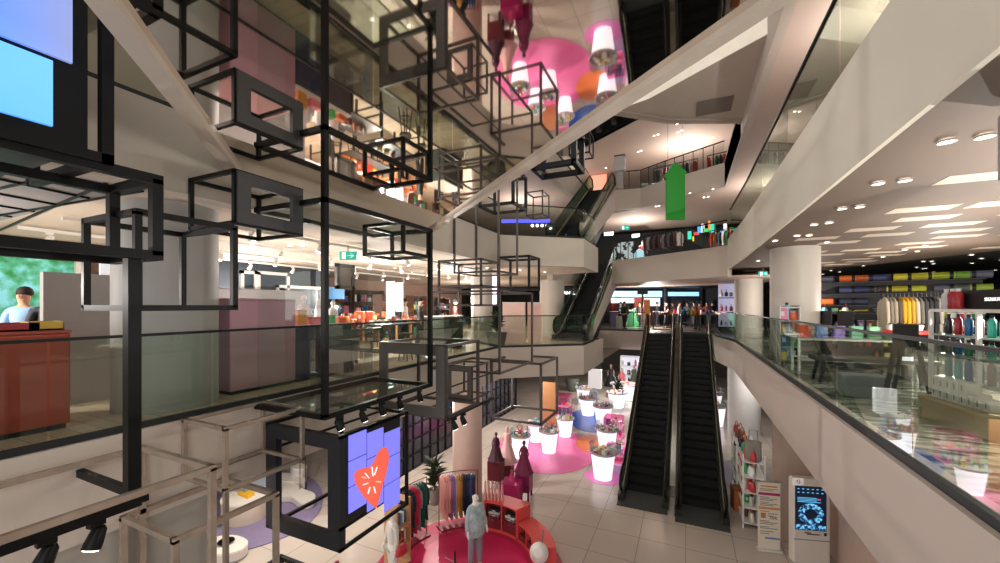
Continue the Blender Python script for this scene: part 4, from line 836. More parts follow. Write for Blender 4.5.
# clear pink display boxes
GLP = glass_mat('pink_acrylic', '#ffb8dc', .1)
for px, py, w_, h, lb in ((562, 416, 1.0, 1.3, 'pink acrylic display case behind the bronze cube frame'), (614, 436, .9, 1.0, 'pink acrylic display case beside the escalator'), (615, 462, .7, .7, 'low pale pink acrylic case next to the nearest pedestal')):
    sh = {562: 'left acrylic case', 614: 'escalator-side acrylic case', 615: 'low pale acrylic case'}[px]; x, y = PZ(px, py, 0); o = thing('display_case', lb, 'display case', (x, y, 0))
    part('case', MB().box(-w_/2, w_/2, -w_/2, w_/2, .08, h), GLP, o, True); part('base', MB().box(-w_/2, w_/2, -w_/2, w_/2, 0, .08), mat('#f0a8d0', .4, emit=.3), o, True)
    part('shelf', MB().box(-w_/2+.01, w_/2-.01, -w_/2+.01, w_/2-.01, h*.5, h*.52), mat('#f7d8ea', .4, emit=.3), o, True)
    row([(x-w_/2+.15+i*(w_-.3)/3, y, h*.52) for i in range(4)], 'on the shelf of the '+sh, cols=TOY)
    row([(x-w_/2+.15+i*(w_-.3)/3, y, .08) for i in range(4)], 'in the bottom of the '+sh, cols=TOY)
# red jars on left trays etc: tall accents
x, y = PZ(520, 457, 0); solo('sculpture', MB().tube([(x-.08, y, .965), (x+.12, y, 1.3), (x, y, 1.5), (x-.12, y, 1.3), (x+.08, y, .965)], .035, 8), mat('#c03040', .4), 'red ribbon-shaped ornament on the left pink-disc pedestal', 'ornament')
q9 = PD(549, 395, 21); solo('notice_board', MB().box(q9.x-.35, q9.x+.35, q9.y, q9.y+.05, 0, 2.6, .01), mat('#a8784c', .6), 'orange notice board behind the bushy plant arrangement', 'sign')
# black glazed storefront at ground left
o = thing('storefront', 'long black-gridded glass storefront under the left balcony', 'storefront', (-10, 17, 0)); b = MB()
part('glazing', MB().add([(-10, 9.6, 0), (-10, 24, 0), (-10, 24, 3.6), (-10, 9.6, 3.6)], [(0, 1, 2, 3)]), mat('#20242e', .15), o)
for k in range(25): b.box(-10.0, -9.95, 9.6+k*.6-.02, 9.6+k*.6+.02, 0, 3.6)
for k in range(7): b.box(-10.0, -9.96, 9.6, 24, k*.6-.02, k*.6+.03)
part('mullions', b, BLACK, o); part('head_band', MB().box(-10.1, -9.9, 9.6, 24, 3.6, 4.0), mat('#12141a', .5), o)
# lounge shop bottom left: blob plinths on lilac carpet
def blob(pts, n=5):
    P = []; m = len(pts)
    for i in range(m):
        p0, p1, p2, p3 = (Vector(pts[(i+k-1) % m]) for k in range(4))
        for j in range(n):
            t = j/n; P.append(tuple(.5*((2*p1)+(-p0+p2)*t+(2*p0-5*p1+4*p2-p3)*t*t+(-p0+3*p1-3*p2+p3)*t*t*t)))
    return P
def blobz(px, z): return blob([PZ(a, b_, z) for a, b_ in px])
LIL = mat('#877c9c', .9, var=.1, scale=8)
def fan(P, z0, z1):
    n = len(P); c = (sum(p[0] for p in P)/n, sum(p[1] for p in P)/n); return MB().add([(*p, z1) for p in P]+[(*c, z1)]+[(*p, z0) for p in P], [(i, (i+1) % n, n) for i in range(n)]+[(i, n+1+i, n+1+(i+1) % n, (i+1) % n) for i in range(n)])
solo('carpet', fan(blobz([(205, 562), (238, 553), (274, 542), (304, 528), (321, 508), (320, 487), (300, 474), (262, 470), (225, 480), (200, 520)], 0), .003, .03), LIL, 'lilac grey curvy carpet in the ground-floor lounge at bottom left', 'carpet')
CRM = mat('#e6e0d6', .5, var=.02)
def plinth_blob(label, px, z0, z1):
    P = blobz(px, z1); o = thing('curvy_plinth', label, 'plinth', (*Vector((sum(p[0] for p in P)/len(P), sum(p[1] for p in P)/len(P))), z0))
    part('body', MB().prism(P, z0+.04, z1-.05), mat('#cfc6c4', .5), o); part('top', MB().prism(P, z1-.05, z1), CRM, o); part('plinth_base', MB().prism([(q[0], q[1]) for q in P], z0, z0+.04), mat('#8a8490', .6), o)
plinth_blob('long white kidney-shaped plinth in the ground-floor lounge', [(272, 484), (290, 482), (304, 489), (314, 493), (314, 500), (302, 503), (290, 496), (272, 496)], .03, .26)
plinth_blob('second white curved plinth farther back in the lounge', [(270, 474), (290, 473), (305, 478), (303, 482), (285, 481), (268, 482)], .03, .3)
plinth_blob('small white round plinth farthest back in the lounge', [(291, 464), (300, 463), (307, 466), (301, 469), (292, 468)], .02, .6)
plinth_blob('low white plinth with a black hole-like bowl at bottom left', [(205, 545), (215, 537), (235, 535), (248, 541), (240, 550), (220, 554), (206, 553)], .02, .3)
x, y = PZ(226, 541, .35); solo('bowl', MB().lathe([(.12, 0), (.2, .05), (.19, .06), (.1, .02)], (x, y, .3), 24), BLACK, 'black bowl on the low white plinth at bottom left', 'bowl')
x, y = PZ(246, 495, .7); o = thing('display_drum', 'cream round drum table with a yellow object on top', 'table', (x, y, 0)); part('drum', MB().lathe([(.62, .02), (.65, .3), (.65, .65)], n=36), mat('#cdbfae', .5), o, True); part('top', MB().lathe([(.67, .65), (.67, .7)], n=36), CRM, o, True)
solo('ornament', MB().prism([(x-.25, y-.1), (x+.3, y-.15), (x+.25, y+.1), (x, y+.2), (x-.2, y+.1)], .7, .78), mat('#e8b020', .5), 'yellow star-like object on the cream drum table', 'ornament')
for px, lb in ((300, 'left'), (305.5, 'right')):
    x, y = PZ(px, 489, .26); solo('rod', MB().tube([(x, y, .26), (x, y, 2.0)], .015, 6), DARK, 'thin dark vertical rod on the kidney-shaped plinth, the %s one' % lb, 'rod')
solo('partition', MB().box(-12.6, -12.5, 8.0, 9.2, 0, 2.6), mat('#8a99a8', .6), 'blue grey partition at the right of the lounge', 'partition')
solo('partition', MB().box(-12.6, -12.5, 3.5, 4.5, 0, 3.2), mat('#d9d0dc', .6, emit=.15), 'pale lilac partition at the left of the lounge', 'partition')
solo('armchair', MB().box(-.35, .35, -.35, .35, 0, .35, .05).box(-.35, .35, .25, .4, .35, .85, .05).box(-.42, -.32, -.35, .35, .2, .6, .03).box(.32, .42, -.35, .35, .2, .6, .03).tr(Matrix.Translation((-7.2, 2.6, 0))), mat('#2e4a35', .7), 'dark green armchair glimpsed at the bottom left edge', 'armchair')
# ================================================================= FIRST FLOOR FAR LEFT: display blocks and sign
def blockc(label, px0, px1, d, zt, m, top=None):
    p = PD((px0+px1)/2, 320, d); w_ = (px1-px0)*d/F; o = thing('display_block', label, 'display block', (p.x, p.y, L1), .3)
    part('body', MB().box(-w_/2, w_/2, -.3, .3, 0, zt, .01), m, o, True); part('top_panel', MB().box(-w_/2-.01, w_/2+.01, -.31, .31, zt, zt+.03), top or WHITE, o, True); return o
PKB = mat('#d9b3a8', .5, emit=.1)
blockc('left pinkish display block near the small escalator', 503.5, 525, 16.2, 1.62, PKB); blockc('right pinkish display block near the small escalator', 528, 541, 16.8, 1.62, PKB)
def text(name, body, loc, rot, size, m, label=None, cat=None, parent=None):
    c = bpy.data.curves.new(name, 'FONT'); c.body = body; c.size = size; c.extrude = .004; c.align_x = 'CENTER'; c.align_y = 'CENTER'
    t_ = bpy.data.objects.new(name, c); COL.objects.link(t_); dg = bpy.context.evaluated_depsgraph_get(); me = bpy.data.meshes.new_from_object(t_.evaluated_get(dg)); bpy.data.objects.remove(t_)
    me.materials.clear(); me.materials.append(m); o = bpy.data.objects.new(name, me); COL.objects.link(o); o.location = loc; o.rotation_euler = rot
    if parent: o.parent = parent
    return tag(o, label, cat)
LIT = mat('#ffffff', .4, emit=3, var=0)
p = PD(566, 293, 21); sg = thing('shop_sign', 'dark shop fascia with glowing white lettering left of the small escalator', 'sign', (p.x, p.y, p.z-.3), .3)
part('sign_board', MB().box(-.45, .55, .02, .1, 0, .6), mat('#241f24', .5), sg, True); text('lettering', 'CHANEL', (-.02, 0, .3), (PI/2, 0, 0), .26, LIT, parent=sg)
p = PD(495, 225.5, 17); sg = thing('shop_sign', 'blue glowing sign strip behind the upper landing glass', 'sign', (-6.6, 17, L2+1.0), .4)
part('glow_strip', MB().box(-1.1, 1.1, 0, .06, .25, .4), mat('#4a4ad8', .4, emit=2.5), sg, True); [part('glowing_letter', MB().lathe([(.07, 0), (.07, .02)], n=10).tr(Matrix.Translation((.3+.22*i, -.01, .1)) @ Matrix.Rotation(PI/2, 4, 'X')), LIT, sg, True) for i in range(4)]
# far landing counters and lights
for i, (px0, px1, d, zt, c, lb) in enumerate(((610, 617, 28, 1.1, '#5a4a6a', 'purple counter on the far landing'), (617, 624, 27, .75, '#b9b4ac', 'pale grey counter on the far landing'), (626, 632, 28.5, 1.2, '#2e6a4a', 'green counter left of the amber pillar'), (633, 641, 29, 1.3, '#3a8a5a', 'brighter green counter behind the amber pillar'), (642, 649, 26.5, 1.9, '#b06a34', 'amber pillar display by the top of the main escalators'), (634, 643, 33, 2.6, '#b8401f', 'orange red backlit panel in the far shop'))):
    blockc(lb, px0, px1, d, zt, mat(c, .5, emit=.25 if i > 3 else .05))
for px0, px1, c, lb in ((610, 616, '#8a1f1f', 'dark red pillar in the far shop'), (662, 668, '#26242a', 'black pillar in the middle of the far shop'), (699, 704, '#1d1b20', 'black pillar at the right of the far shop')):
    p = PD((px0+px1)/2, 306, 32); w_ = (px1-px0)*32/F/2; solo('pillar', MB().lathe([(w_*1.1, L1), (w_, L1+.1), (w_, 8)], (p.x, p.y, 0), 12), mat(c, .5), lb, 'pillar')
for px0, px1, py0, py1, c, lb in ((611, 662, 291, 297, '#a8d4f0', 'long pale blue light panel at the left of the far shop'), (668, 699, 292, 296, '#9accf0', 'pale blue light panel at the right of the far shop'), (611, 634, 298, 303, '#d8e8f0', 'white lit shelf strip in the far shop'), (672, 699, 297.5, 301, '#2a2a36', 'dark sign panel in the far shop'), (644, 660, 298, 306, '#cfe0ea', 'bright white shelf wall in the far shop')):
    a = PD(px0, py0, 31.5); b_ = PD(px1, py1, 31.5); solo('glowing_screen', MB().add([(a.x, a.y, a.z), (b_.x, b_.y, a.z), (b_.x, b_.y, b_.z), (a.x, a.y, b_.z), (a.x, a.y+.1, a.z), (b_.x, b_.y+.1, a.z), (b_.x, b_.y+.1, b_.z), (a.x, a.y+.1, b_.z)], [(0, 1, 2, 3), (7, 6, 5, 4), (0, 4, 5, 1), (1, 5, 6, 2), (2, 6, 7, 3), (3, 7, 4, 0)]), mat(c, .4, emit=.1 if c == '#2a2a36' else 1.3), lb, 'light panel')
o = thing('poster_stand', 'slim red and black poster stand at the head of the main escalators', 'stand', (-2.35, 24.0+1.4, L1)); part('pole', MB().box(-.05, .05, -.03, .03, 0, 2.2), mat('#7a1f24', .5), o, True); part('top_sign', MB().box(-.3, .3, -.03, .03, 2.2, 2.5), mat('#20302a', .5), o, True); part('foot', MB().box(-.2, .2, -.15, .15, 0, .03), DARK, o, True)
WT = mat('#bcbad8', .5, emit=.5)
for k, (x_, y_, n_) in enumerate(((-1.4, 28.5, 0), (.2, 27.6, 1), (1.2, 28.8, 2), (-.2, 31.5, 3), (-3.2, 31, 4), (1.8, 31.5, 5))):
    nm = ['left behind the escalator heads', 'nearest the escalator heads', 'right behind the escalator heads', 'mid far shop', 'far left in the far shop', 'back right in the far shop'][k]
    high_table('dark display table '+nm, x_-.6, x_+.6, y_-.35, y_+.35, L1+.95, mat('#3a3238', .5), name='display_table')
    row([(x_-.5+.17*i, y_+random.uniform(-.15, .15), L1+.95) for i in range(7)], 'on the table '+nm, ('bottle', 'jar', 'carton', 'bag', 'tub'), s=1.5)
for k, (z_, nm) in enumerate(((L1+.3, 'lowest'), (L1+1.15, 'middle'), (L1+2.0, 'top'))):
    solo('lit_shelf', MB().box(1.75, 3.9, 26.6, 27.0, z_, z_+.06).box(1.75, 3.9, 26.98, 27.0, z_, z_+.8), WT, '%s violet-white lit shelf right of the far shop' % nm, 'shelf')
    row([(1.9+.25*i, 26.75, z_+.06) for i in range(8)], 'on the %s violet-lit shelf' % nm, ('bag', 'carton', 'bottle'), ['#2a2a30', '#874a3a', '#c23a46', '#e8e2d8'], 1.3)
# ================================================================= RIGHT SHOP
o = thing('hanging_sign', 'grey rounded panel hanging from the right-hand ceiling at the picture edge', 'panel', (2.42, 4.35, 7.55))
part('panel', MB().box(-.17, .17, -.03, .25, 0, .6, .05), mat('#a09c9a', .5), o, True); part('bracket', MB().box(-.05, .05, .08, .14, .6, .66), STEEL, o, True)
for i in range(2): pass
SZ = L1+.02
# white metal bottle shelf
SX, SY = 4.55, 3.55
def wx(px, py, d): return PD(px, py, d)
o = thing('bottle_shelf', 'white metal shelf rack of drinking bottles behind the right-hand railing', 'shelf', (5.6, 4.0, SZ+.281))
# rack follows line from A (near right) to B (far left)
A = PD(1046, 300, 4.0); B = PD(931, 300, 5.6); A.z = B.z = 0; dv = (B-A); LN = dv.length; dv.normalize(); nv = Vector((dv.y, -dv.x, 0))
if nv.dot(A) < 0: nv = -nv
def RP(u, v, z): q = A+dv*u+nv*v; return Vector((q.x, q.y, z))
ztop = K-.06
for u in (0, .5*LN, LN):
    for v in (0, .38): part('upright', MB().bar(RP(u, v, SZ+.281), RP(u, v, ztop), .04), WHITE, o)
lv = [K-.96, K-.64, K-.38]
part('top_rail', MB().bar(RP(0, 0, ztop), RP(LN, 0, ztop), .04).bar(RP(0, .38, ztop), RP(LN, .38, ztop), .04).bar(RP(LN, 0, ztop), RP(LN, .38, ztop), .04).bar(RP(0, 0, ztop), RP(0, .38, ztop), .04), WHITE, o)
for z in lv: part('glass_shelf', MB().bar(RP(0, .19, z-.01), RP(LN, .19, z-.01), .38, .02), mat('#9fb0a8', .3), o)
rows = [(lv[2], ['#2a2a30', '#8c1c28', '#a82434', '#b02838', '#2c6fa8', '#1d1f28', '#e8e2d8', '#d87fa0', '#3fb8a8', '#35c0b0', '#2fb0a0', '#3fb8a8'], .27, 'upper'), (lv[1], ['#8a7a74', '#79b8c8', '#2c6fa8', '#f0f0f0', '#3f9a6a', '#2a2a30', '#e8e2d8', '#d8d0c0', '#3fb8a8', '#e8e2d8', '#79b8c8', '#f0f0f0'], .2, 'middle'), (lv[0], ['#5a8a9a', '#35a0a8', '#3fb8c0', '#2c80a8', '#2c6fa8', '#3f7f90', '#1d4f80', '#26303c', '#2a2a30', '#2c6fa8', '#35a0a8', '#5a8a9a'], .3, 'lower')]
PN.update({'#8c1c28': 'dark red', '#a82434': 'crimson', '#b02838': 'bright red', '#1d1f28': 'near-black', '#3fb8a8': 'turquoise', '#35c0b0': 'aqua', '#2fb0a0': 'teal', '#8a7a74': 'taupe', '#5a8a9a': 'grey blue', '#35a0a8': 'sea blue', '#3fb8c0': 'bright cyan', '#2c80a8': 'ocean blue', '#3f7f90': 'dusky blue', '#1d4f80': 'navy blue', '#26303c': 'charcoal'})
bp_ = None
for z, cols, h, nm in rows:
    for i, c in enumerate(cols):
        loc = tuple(RP(LN-.07-(LN-.16)*i/17, .15+.05*(i % 2), z)); lb = '%s drinking bottle, %s from the left on the %s shelf of the white rack' % (PN[c], ORD[i], nm)
        if bp_ is None: bp_ = bottle(lb, loc, mat(c, .3), mat('#1b1c20', .4), .34, .038, 'drinking bottles on the white rack'); q = bp_
        else: q = dup(bp_, loc, 0, lb); recolor(q, mat(c, .3), ('body',))
        q.scale = (1, 1, h/.34)
o = thing('sign_board', 'black shop sign with white lettering above the bottle rack', 'sign', tuple(RP(LN*.4, .2, ztop+.02)))
part('board', MB().bar(RP(-.2, .2, ztop+.14), RP(LN*.98, .2, ztop+.14), .06, .24), mat('#17161a', .5), o)
ang = math.atan2(dv.y, dv.x)+PI
tq = RP(LN*.47, .155, ztop+.14)-Vector(o.location); text('lettering', 'SIGNATURE FUN', tuple(tq), (PI/2, 0, ang), .06, mat('#f4f4f4', .4, emit=1, var=0), parent=o)
for i, (c, u) in enumerate((('#c9c9cc', .93), ('#a01c28', .86), ('#a82430', .8))):
    bottle('%s tall flask, %s from the left on top of the white rack' % (['silver', 'deep red', 'red'][i], ORD[i]), tuple(RP(LN*u, .1, ztop+.02)), mat(c, .3), mat('#d8d8d8', .3), .27, .05, 'flasks on top of the rack')
# wooden plinth with white boxes in front
def UD(u, d): return (u*c_-d*s_, u*s_+d*c_)
PP = [UD(5.67, 5.42), UD(5.34, 4.5), UD(5.7, 3.6), UD(6.5, 3.7), UD(6.7, 5.6)]
o = thing('wooden_plinth', 'low tan wooden plinth under the white bottle rack', 'plinth', (*UD(5.9, 4.7), SZ))
part('body', MB().prism(PP, SZ, SZ+.26), mat('#b09a76', .5), o)
part('top', MB().prism(PP, SZ+.26, SZ+.28), mat('#cbb58e', .5), o)
bx = None
for lay, n_ in ((0, 8), (1, 5)):
    for rw in range(2 if lay == 0 else 1):
        for i in range(n_ if rw == 0 else 5):
            f_ = (i+.5)/8; loc = (*UD(5.79-.25*f_+.17*rw, 5.3-.85*f_), SZ+.281+.14*lay)
            lb = 'white product box, %s from the left in the %s on the tan plinth' % (ORD[i], ['front row', 'back row'][rw] if lay == 0 else 'upper layer')
            if bx is None:
                bx = thing('product_box', lb, 'box', loc, ang, 'white boxes on the tan plinth'); part('box_body', MB().box(-.05, .05, -.06, .06, 0, .135, .004), mat('#e6e6e0', .5), bx, True)
                part('printed_label', MB().box(-.015, .0, -.063, -.06, .03, .1), mat('#5a5a58', .5), bx, True)
            else: dup(bx, loc, ang+random.uniform(-.1, .1), lb)
# clothes rail with jackets
a = PD(882, 299, 9.0); b_ = PD(938, 297, 8.3)
o = thing('clothes_rail', 'dark clothes rail of jackets left of the bottle rack', 'rack', ((a.x+b_.x)/2, (a.y+b_.y)/2, SZ)); zr = K+.3
part('rail', MB().tube([(a.x, a.y, zr), (b_.x, b_.y, zr)], .02, 8), DARK, o)
for q in (a, b_): part('post', MB().tube([(q.x, q.y, SZ), (q.x, q.y, zr)], .02, 8), DARK, o)
jc = [('#c9bda8', 'cream'), ('#8a8070', 'khaki'), ('#a89a86', 'beige'), ('#5a5248', 'olive'), ('#d8a12a', 'yellow'), ('#e0aa30', 'bright yellow'), ('#c8952a', 'mustard'), ('#bcae98', 'sand'), ('#6a6660', 'grey'), ('#3a3a3c', 'charcoal'), ('#24252a', 'black'), ('#1d1d22', 'deep black'), ('#8a8278', 'stone grey')]
ra = math.atan2(b_.y-a.y, b_.x-a.x)
for i, (c, nm) in enumerate(jc):
    q = a.lerp(b_, (i+.5)/len(jc)); garment('%s jacket, %s from the left on the dark clothes rail' % (nm, ORD[i]), (q.x, q.y, zr-.045), ra+PI/2+.5, c, .8, .24, 'jackets on the dark clothes rail')
# far wall bays of rolled mats
RC = [('#3c3f6a', 'navy'), ('#b8b82a', 'lime yellow'), ('#8fa83a', 'green'), ('#2a2c44', 'dark blue'), ('#8cb83a', 'lime green'), ('#d86a2a', 'orange'), ('#c8b830', 'yellow'), ('#5a5a6a', 'slate')]
o = thing('mat_rack', 'long dark wall rack holding rolled mats at the back of the right shop', 'shelf', (8, 14, SZ))
wa = PD(812, 300, 16.5); wb = PD(985, 300, 13.5); wa.z = wb.z = 0; wd = (wb-wa).normalized(); wn = Vector((-wd.y, wd.x, 0)); WL = (wb-wa).length
if wn.dot(wa) < 0: wn = -wn
part('back_panel', MB().bar(wa+wn*.3+Vector((0, 0, SZ+1.35)), wb+wn*.3+Vector((0, 0, SZ+1.35)), .05, 2.7), mat('#1c1a1e', .6), o)
for k in range(5): part('shelf', MB().bar(wa+Vector((0, 0, SZ+.6+k*.45)), wb+Vector((0, 0, SZ+.6+k*.45)), .4, .03), mat('#2a282c', .5), o)
rp = None
for k in range(4):
    for i in range(9):
        if (k < 2 and i % 2) or random.random() < .3: continue
        q = wa+wd*(WL*(i+.5)/9)+Vector((0, 0, SZ+.615+(k+1)*.45-.0)); c, nm = RC[(i*3+k*5) % 8]; lb = '%s rolled mat, %s from the left on the %s shelf of the mat wall' % (nm, ORD[i], ['second', 'third', 'fourth', 'top'][k])
        rz = math.atan2(wd.y, wd.x)
        if rp is None:
            rp = thing('rolled_mat', lb, 'rolled mat', tuple(q), rz, 'rolled mats on the mat wall'); part('roll', MB().tube([(-.42, 0, .14), (.42, 0, .14)], .13, 16), mat(c, .6, emit=.02), rp, True); part('strap', MB().tube([(-.05, 0, .14), (.05, 0, .14)], .135, 16), DARK, rp, True)
        else: r_ = dup(rp, tuple(q), rz, lb); recolor(r_, mat(c, .6, emit=.02), ('roll',))
for k in range(2):
    row([tuple(wa+wd*(.4+WL*i/14*.95)+Vector((0, 0, SZ+.615+k*.45))) for i in range(14)], 'on the %s shelf of the mat wall' % ['lowest', 'second'][k], ('carton', 'tub', 'bag'), PAL, 1.8)
for px, d, c, lb, w_ in ((868, 9.8, '#2c2b2e', 'dark display stand in the middle of the right shop', .5), (846, 10.5, '#333236', 'second dark display stand behind the green boxes', .5)):
    p = PD(px, 330, d); shelf_unit(lb, p.x, p.y, SZ, 1.2, 1.35, .4, .5, mat(c, .5), 4, 'middle display stand' if px == 868 else 'second display stand', 1.3, n=5)
# table with green and purple boxes, bench
p = PD(850, 340, 8.6); high_table('white table with coloured file boxes beside the right-hand rail', p.x-1.0, p.x+1.0, p.y-.35, p.y+.35, SZ+.78, mat('#c8d0c0', .4), name='display_table', z0=SZ)
for i, (c, nm) in enumerate((('#c8402e', 'red'), ('#6a7fc0', 'blue violet'), ('#8a70b8', 'violet'), ('#7ab89a', 'mint green'), ('#8fc8a0', 'pale green'), ('#9ad0b0', 'light mint'))):
    o = thing('file_box', '%s upright file box, %s from the left on the white table' % (nm, ORD[i]), 'box', (p.x-.8+i*.3, p.y, SZ+.78)); part('box_body', MB().box(-.1, .1, -.08, .08, 0, .24, .01), mat(c, .5, emit=.1), o, True); part('lid', MB().box(-.105, .105, -.085, .085, .24, .27, .008), mat(c, .4), o, True)
p = PD(870, 352, 7.6); o = thing('bench', 'dark bench with splayed legs and a grey box below beside the rail', 'bench', (p.x, p.y, SZ)); part('seat', MB().box(-.9, .9, -.25, .25, .42, .5, .01), mat('#4a453e', .5), o, True)
for sx in (-.75, .75):
    for sy in (-.2, .2): part('leg', MB().bar((sx, sy, .42), (sx*1.1, sy*1.2, 0), .05), DARK, o, True)
p = PD(862, 372, 6.6); solo('storage_box', MB().box(p.x-.3, p.x+.3, p.y-.2, p.y+.2, SZ, SZ+.35, .02), mat('#8a9290', .5), 'pale grey storage box on the floor before the bench', 'box')
p = PD(905, 380, 6.2); o = thing('easel', 'black A-shaped easel sign with a bright label near the railing', 'easel', (p.x, p.y, SZ))
for sx in (-1, 1): part('leg', MB().bar((sx*.08, 0, 1.15), (sx*.28, -.1, 0), .05), DARK, o, True)
part('rear_leg', MB().bar((0, 0, 1.15), (0, .4, 0), .04), DARK, o, True); part('card', MB().box(-.06, .06, -.09, -.07, .64, .7), mat('#ffffff', .4, emit=1.5), o, True); part('top_board', MB().box(-.15, .15, -.03, .0, .85, 1.2), DARK, o, True)
# round red table lamp and stands
p = PD(902, 318, 8.2); o = thing('round_table', 'small round red-edged table below the yellow jackets', 'table', (p.x, p.y-.1, SZ)); part('tabletop', MB().lathe([(.35, .92), (.36, .97), (.34, .99)], n=28), mat('#c83a34', .4, emit=.2), o, True); part('pedestal', MB().lathe([(.2, 0), (.05, .05), (.05, .92)], n=16), DARK, o, True)
row([(p.x-.2+i*.2, p.y-.1, SZ+.99) for i in range(3)], 'on the small round red-edged table', ('tub',), ['#f0f0f0', '#e8e2d8'], 1.0)
# stroller-like dark rack near the left column
p = PD(815, 345, 9.5); shelf_unit('narrow white display tower beside the nearer right column', p.x-.4, p.y+.8, SZ, .5, 1.5, .3, .3, mat('#c8c6c0', .5), 5, 'narrow white tower', 1.0, n=3)
# downlights
DL = mat('#fff6e6', .4, emit=9)
def downlights(pts, z, label, group):
    proto = None
    for x, y in pts:
        if proto is None:
            proto = thing('downlight', label, 'downlight', (x, y, z), 0, group); part('rim', MB().lathe([(.07, 0), (.07, .02), (.055, .02), (.055, 0), (.07, 0)], n=16, caps=False), WHITE, proto, True); part('bulb_disc', MB().lathe([(.054, .004), (.054, .015)], n=16), DL, proto, True)
        else: dup(proto, (x, y, z))
def C8(px, py, z): d = F*(z-CZ)/(HY-py); u = (px-500)/F*d; return (u*c_-d*s_, u*s_+d*c_)
downlights([C8(a, b_, 8.165) for a, b_ in ((947, 142), (985, 137), (878, 184), (905, 181), (842, 209), (860, 207), (829, 223), (814, 225), (797, 236), (809, 235.5), (827, 242.5), (905, 250), (925, 246), (917, 251.5), (883, 257), (775, 241), (758, 261))], 8.16, 'small recessed downlight in the taupe ceiling of the right-hand floor', 'downlights in the right-hand ceiling')
downlights([(5+random.uniform(0, 9), 17+random.uniform(0, 9)) for i in range(26)], 8.19, 'tiny bright downlight in the black ceiling at the back of the right shop', 'downlights in the black ceiling')
downlights([C8(a, b_, 12.31) for a, b_ in ((634, 219), (637, 218.5), (659, 206), (656, 206.5), (704, 197.5), (708, 197), (713, 189), (690, 193))], 12.3, 'small downlight in the pinkish second-floor ceiling seen beyond the green arrow', 'downlights in the second-floor ceiling')
downlights([C8(a, b_, 16.47) for a, b_ in ((654, 136), (658, 134.5), (678, 132.5), (682, 130.5), (638, 152), (641, 151), (606, 168), (714, 138), (677, 124))], 16.46, 'small downlight in the pinkish third-floor ceiling', 'downlights in the third-floor ceiling')
downlights([C8(a, b_, 8.08) for a, b_ in ((290, 245), (303, 245), (372, 256), (395, 268), (412, 272), (340, 270), (452, 262), (487, 268), (520, 270), (545, 272))], 8.06, 'small round downlight in the left shop ceiling', 'downlights in the left shop ceiling')
# ================================================================= CENTRAL AND UPPER
o = thing('arrow_sign', 'large green arrow-shaped hanging sign pointing up', 'sign', (-.42, 15.3, 9.5), .43)
pf = PD(675, 190, 14); 
prof = [(-.31, 0), (.33, 0), (.33, 1.58), (.42, 1.64), (-.02, 2.02), (-.4, 1.5), (-.31, 1.46)]
part('arrow_board', MB().add([(x_, -.05, z_) for x_, z_ in prof]+[(x_, .05, z_) for x_, z_ in prof], [tuple(range(7)), tuple(range(13, 6, -1))]+[(i, (i+1) % 7, 7+(i+1) % 7, 7+i) for i in range(7)]), mat('#1c8a28', .5, emit=.12, var=.03), o, True)
for sx in (-.25, .25): part('cable', MB().tube([(sx, 0, 1.6), (sx, 0, 7)], .006, 4), DARK, o, True)
o.location = (pf.x, pf.y, K+(HY-220)*14/F)
for i, (X, Y, c, nm) in enumerate(((-3.0, 30.2, '#3a2c34', 'aubergine'), (-2.4, 28.6, '#d8c8b8', 'cream'), (-1.9, 31.6, '#24303a', 'dark blue'), (.9, 32.2, '#5a2a30', 'maroon'), (1.6, 29.8, '#1a1c20', 'jet black'), (-4.4, 30.8, '#6a7a8a', 'grey blue'), (-.9, 33.2, '#2c2a2e', 'charcoal'))): person('shopper in a %s top among the far-landing crowd' % nm, (X, Y, L1), i*.9, shirt=c)
p = PD(620, 189, 22); o = thing('hanging_speaker', 'grey boxy pylon hanging in front of the third-floor fascia', 'pylon', (p.x, p.y, p.z)); part('upper_box', MB().box(-.28, .28, -.2, .2, .95, 1.75, .02), mat('#a8a09c', .5), o, True); part('lower_column', MB().box(-.18, .18, -.12, .12, 0, .95, .02), mat('#8f8884', .5), o, True); part('top_cap', MB().box(-.28, .28, -.2, .2, 1.75, 1.83), mat('#3a3736', .5), o, True)
# far floor racks of goods
def clothes_row(label, where, x0, y0, x1, y1, z, n, cols, h=1.5, ln=.8):
    o = thing('clothes_rail', label, 'rack', ((x0+x1)/2, (y0+y1)/2, z)); part('rail', MB().tube([(x0, y0, z+h), (x1, y1, z+h)], .025, 6), DARK, o)
    for q in ((x0, y0), (x1, y1)): part('post', MB().tube([(*q, z), (*q, z+h)], .025, 6), DARK, o)
    for i in range(n):
        t_ = (i+.5)/n; c = cols[i % len(cols)]; garment('%s garment, %s from the left on %s' % (c[1], ORD[i], where), (x0+(x1-x0)*t_, y0+(y1-y0)*t_, z+h-.045), math.atan2(y1-y0, x1-x0)+PI/2, c[0], ln, .24, 'garments on '+where)
clothes_row('clothes rail behind the far second-floor balustrade beside the person in pink', 'the second-floor rail beside the person in pink', -2.1, 24.6, -.2, 23.3, L2, 12, [('#7a4a52', 'maroon'), ('#c9c0b8', 'cream'), ('#4a4a52', 'slate'), ('#8a6a6a', 'dusty brown'), ('#2c2c34', 'black')])
clothes_row('clothes rail at the right of the far second floor', 'the right second-floor rail', 1.2, 24.4, 3.0, 23.6, L2, 10, [('#b83a34', 'red'), ('#e0902a', 'orange'), ('#3a5a8a', 'blue'), ('#e8e0d0', 'white'), ('#2c6a4a', 'green')])
clothes_row('clothes rail on the far third floor', 'the third-floor rail', -1.8, 26.2, .6, 25.4, L3, 12, [('#6a6a70', 'grey'), ('#2c2c34', 'black'), ('#b8b0a8', 'stone'), ('#8a3a3a', 'red brown')])
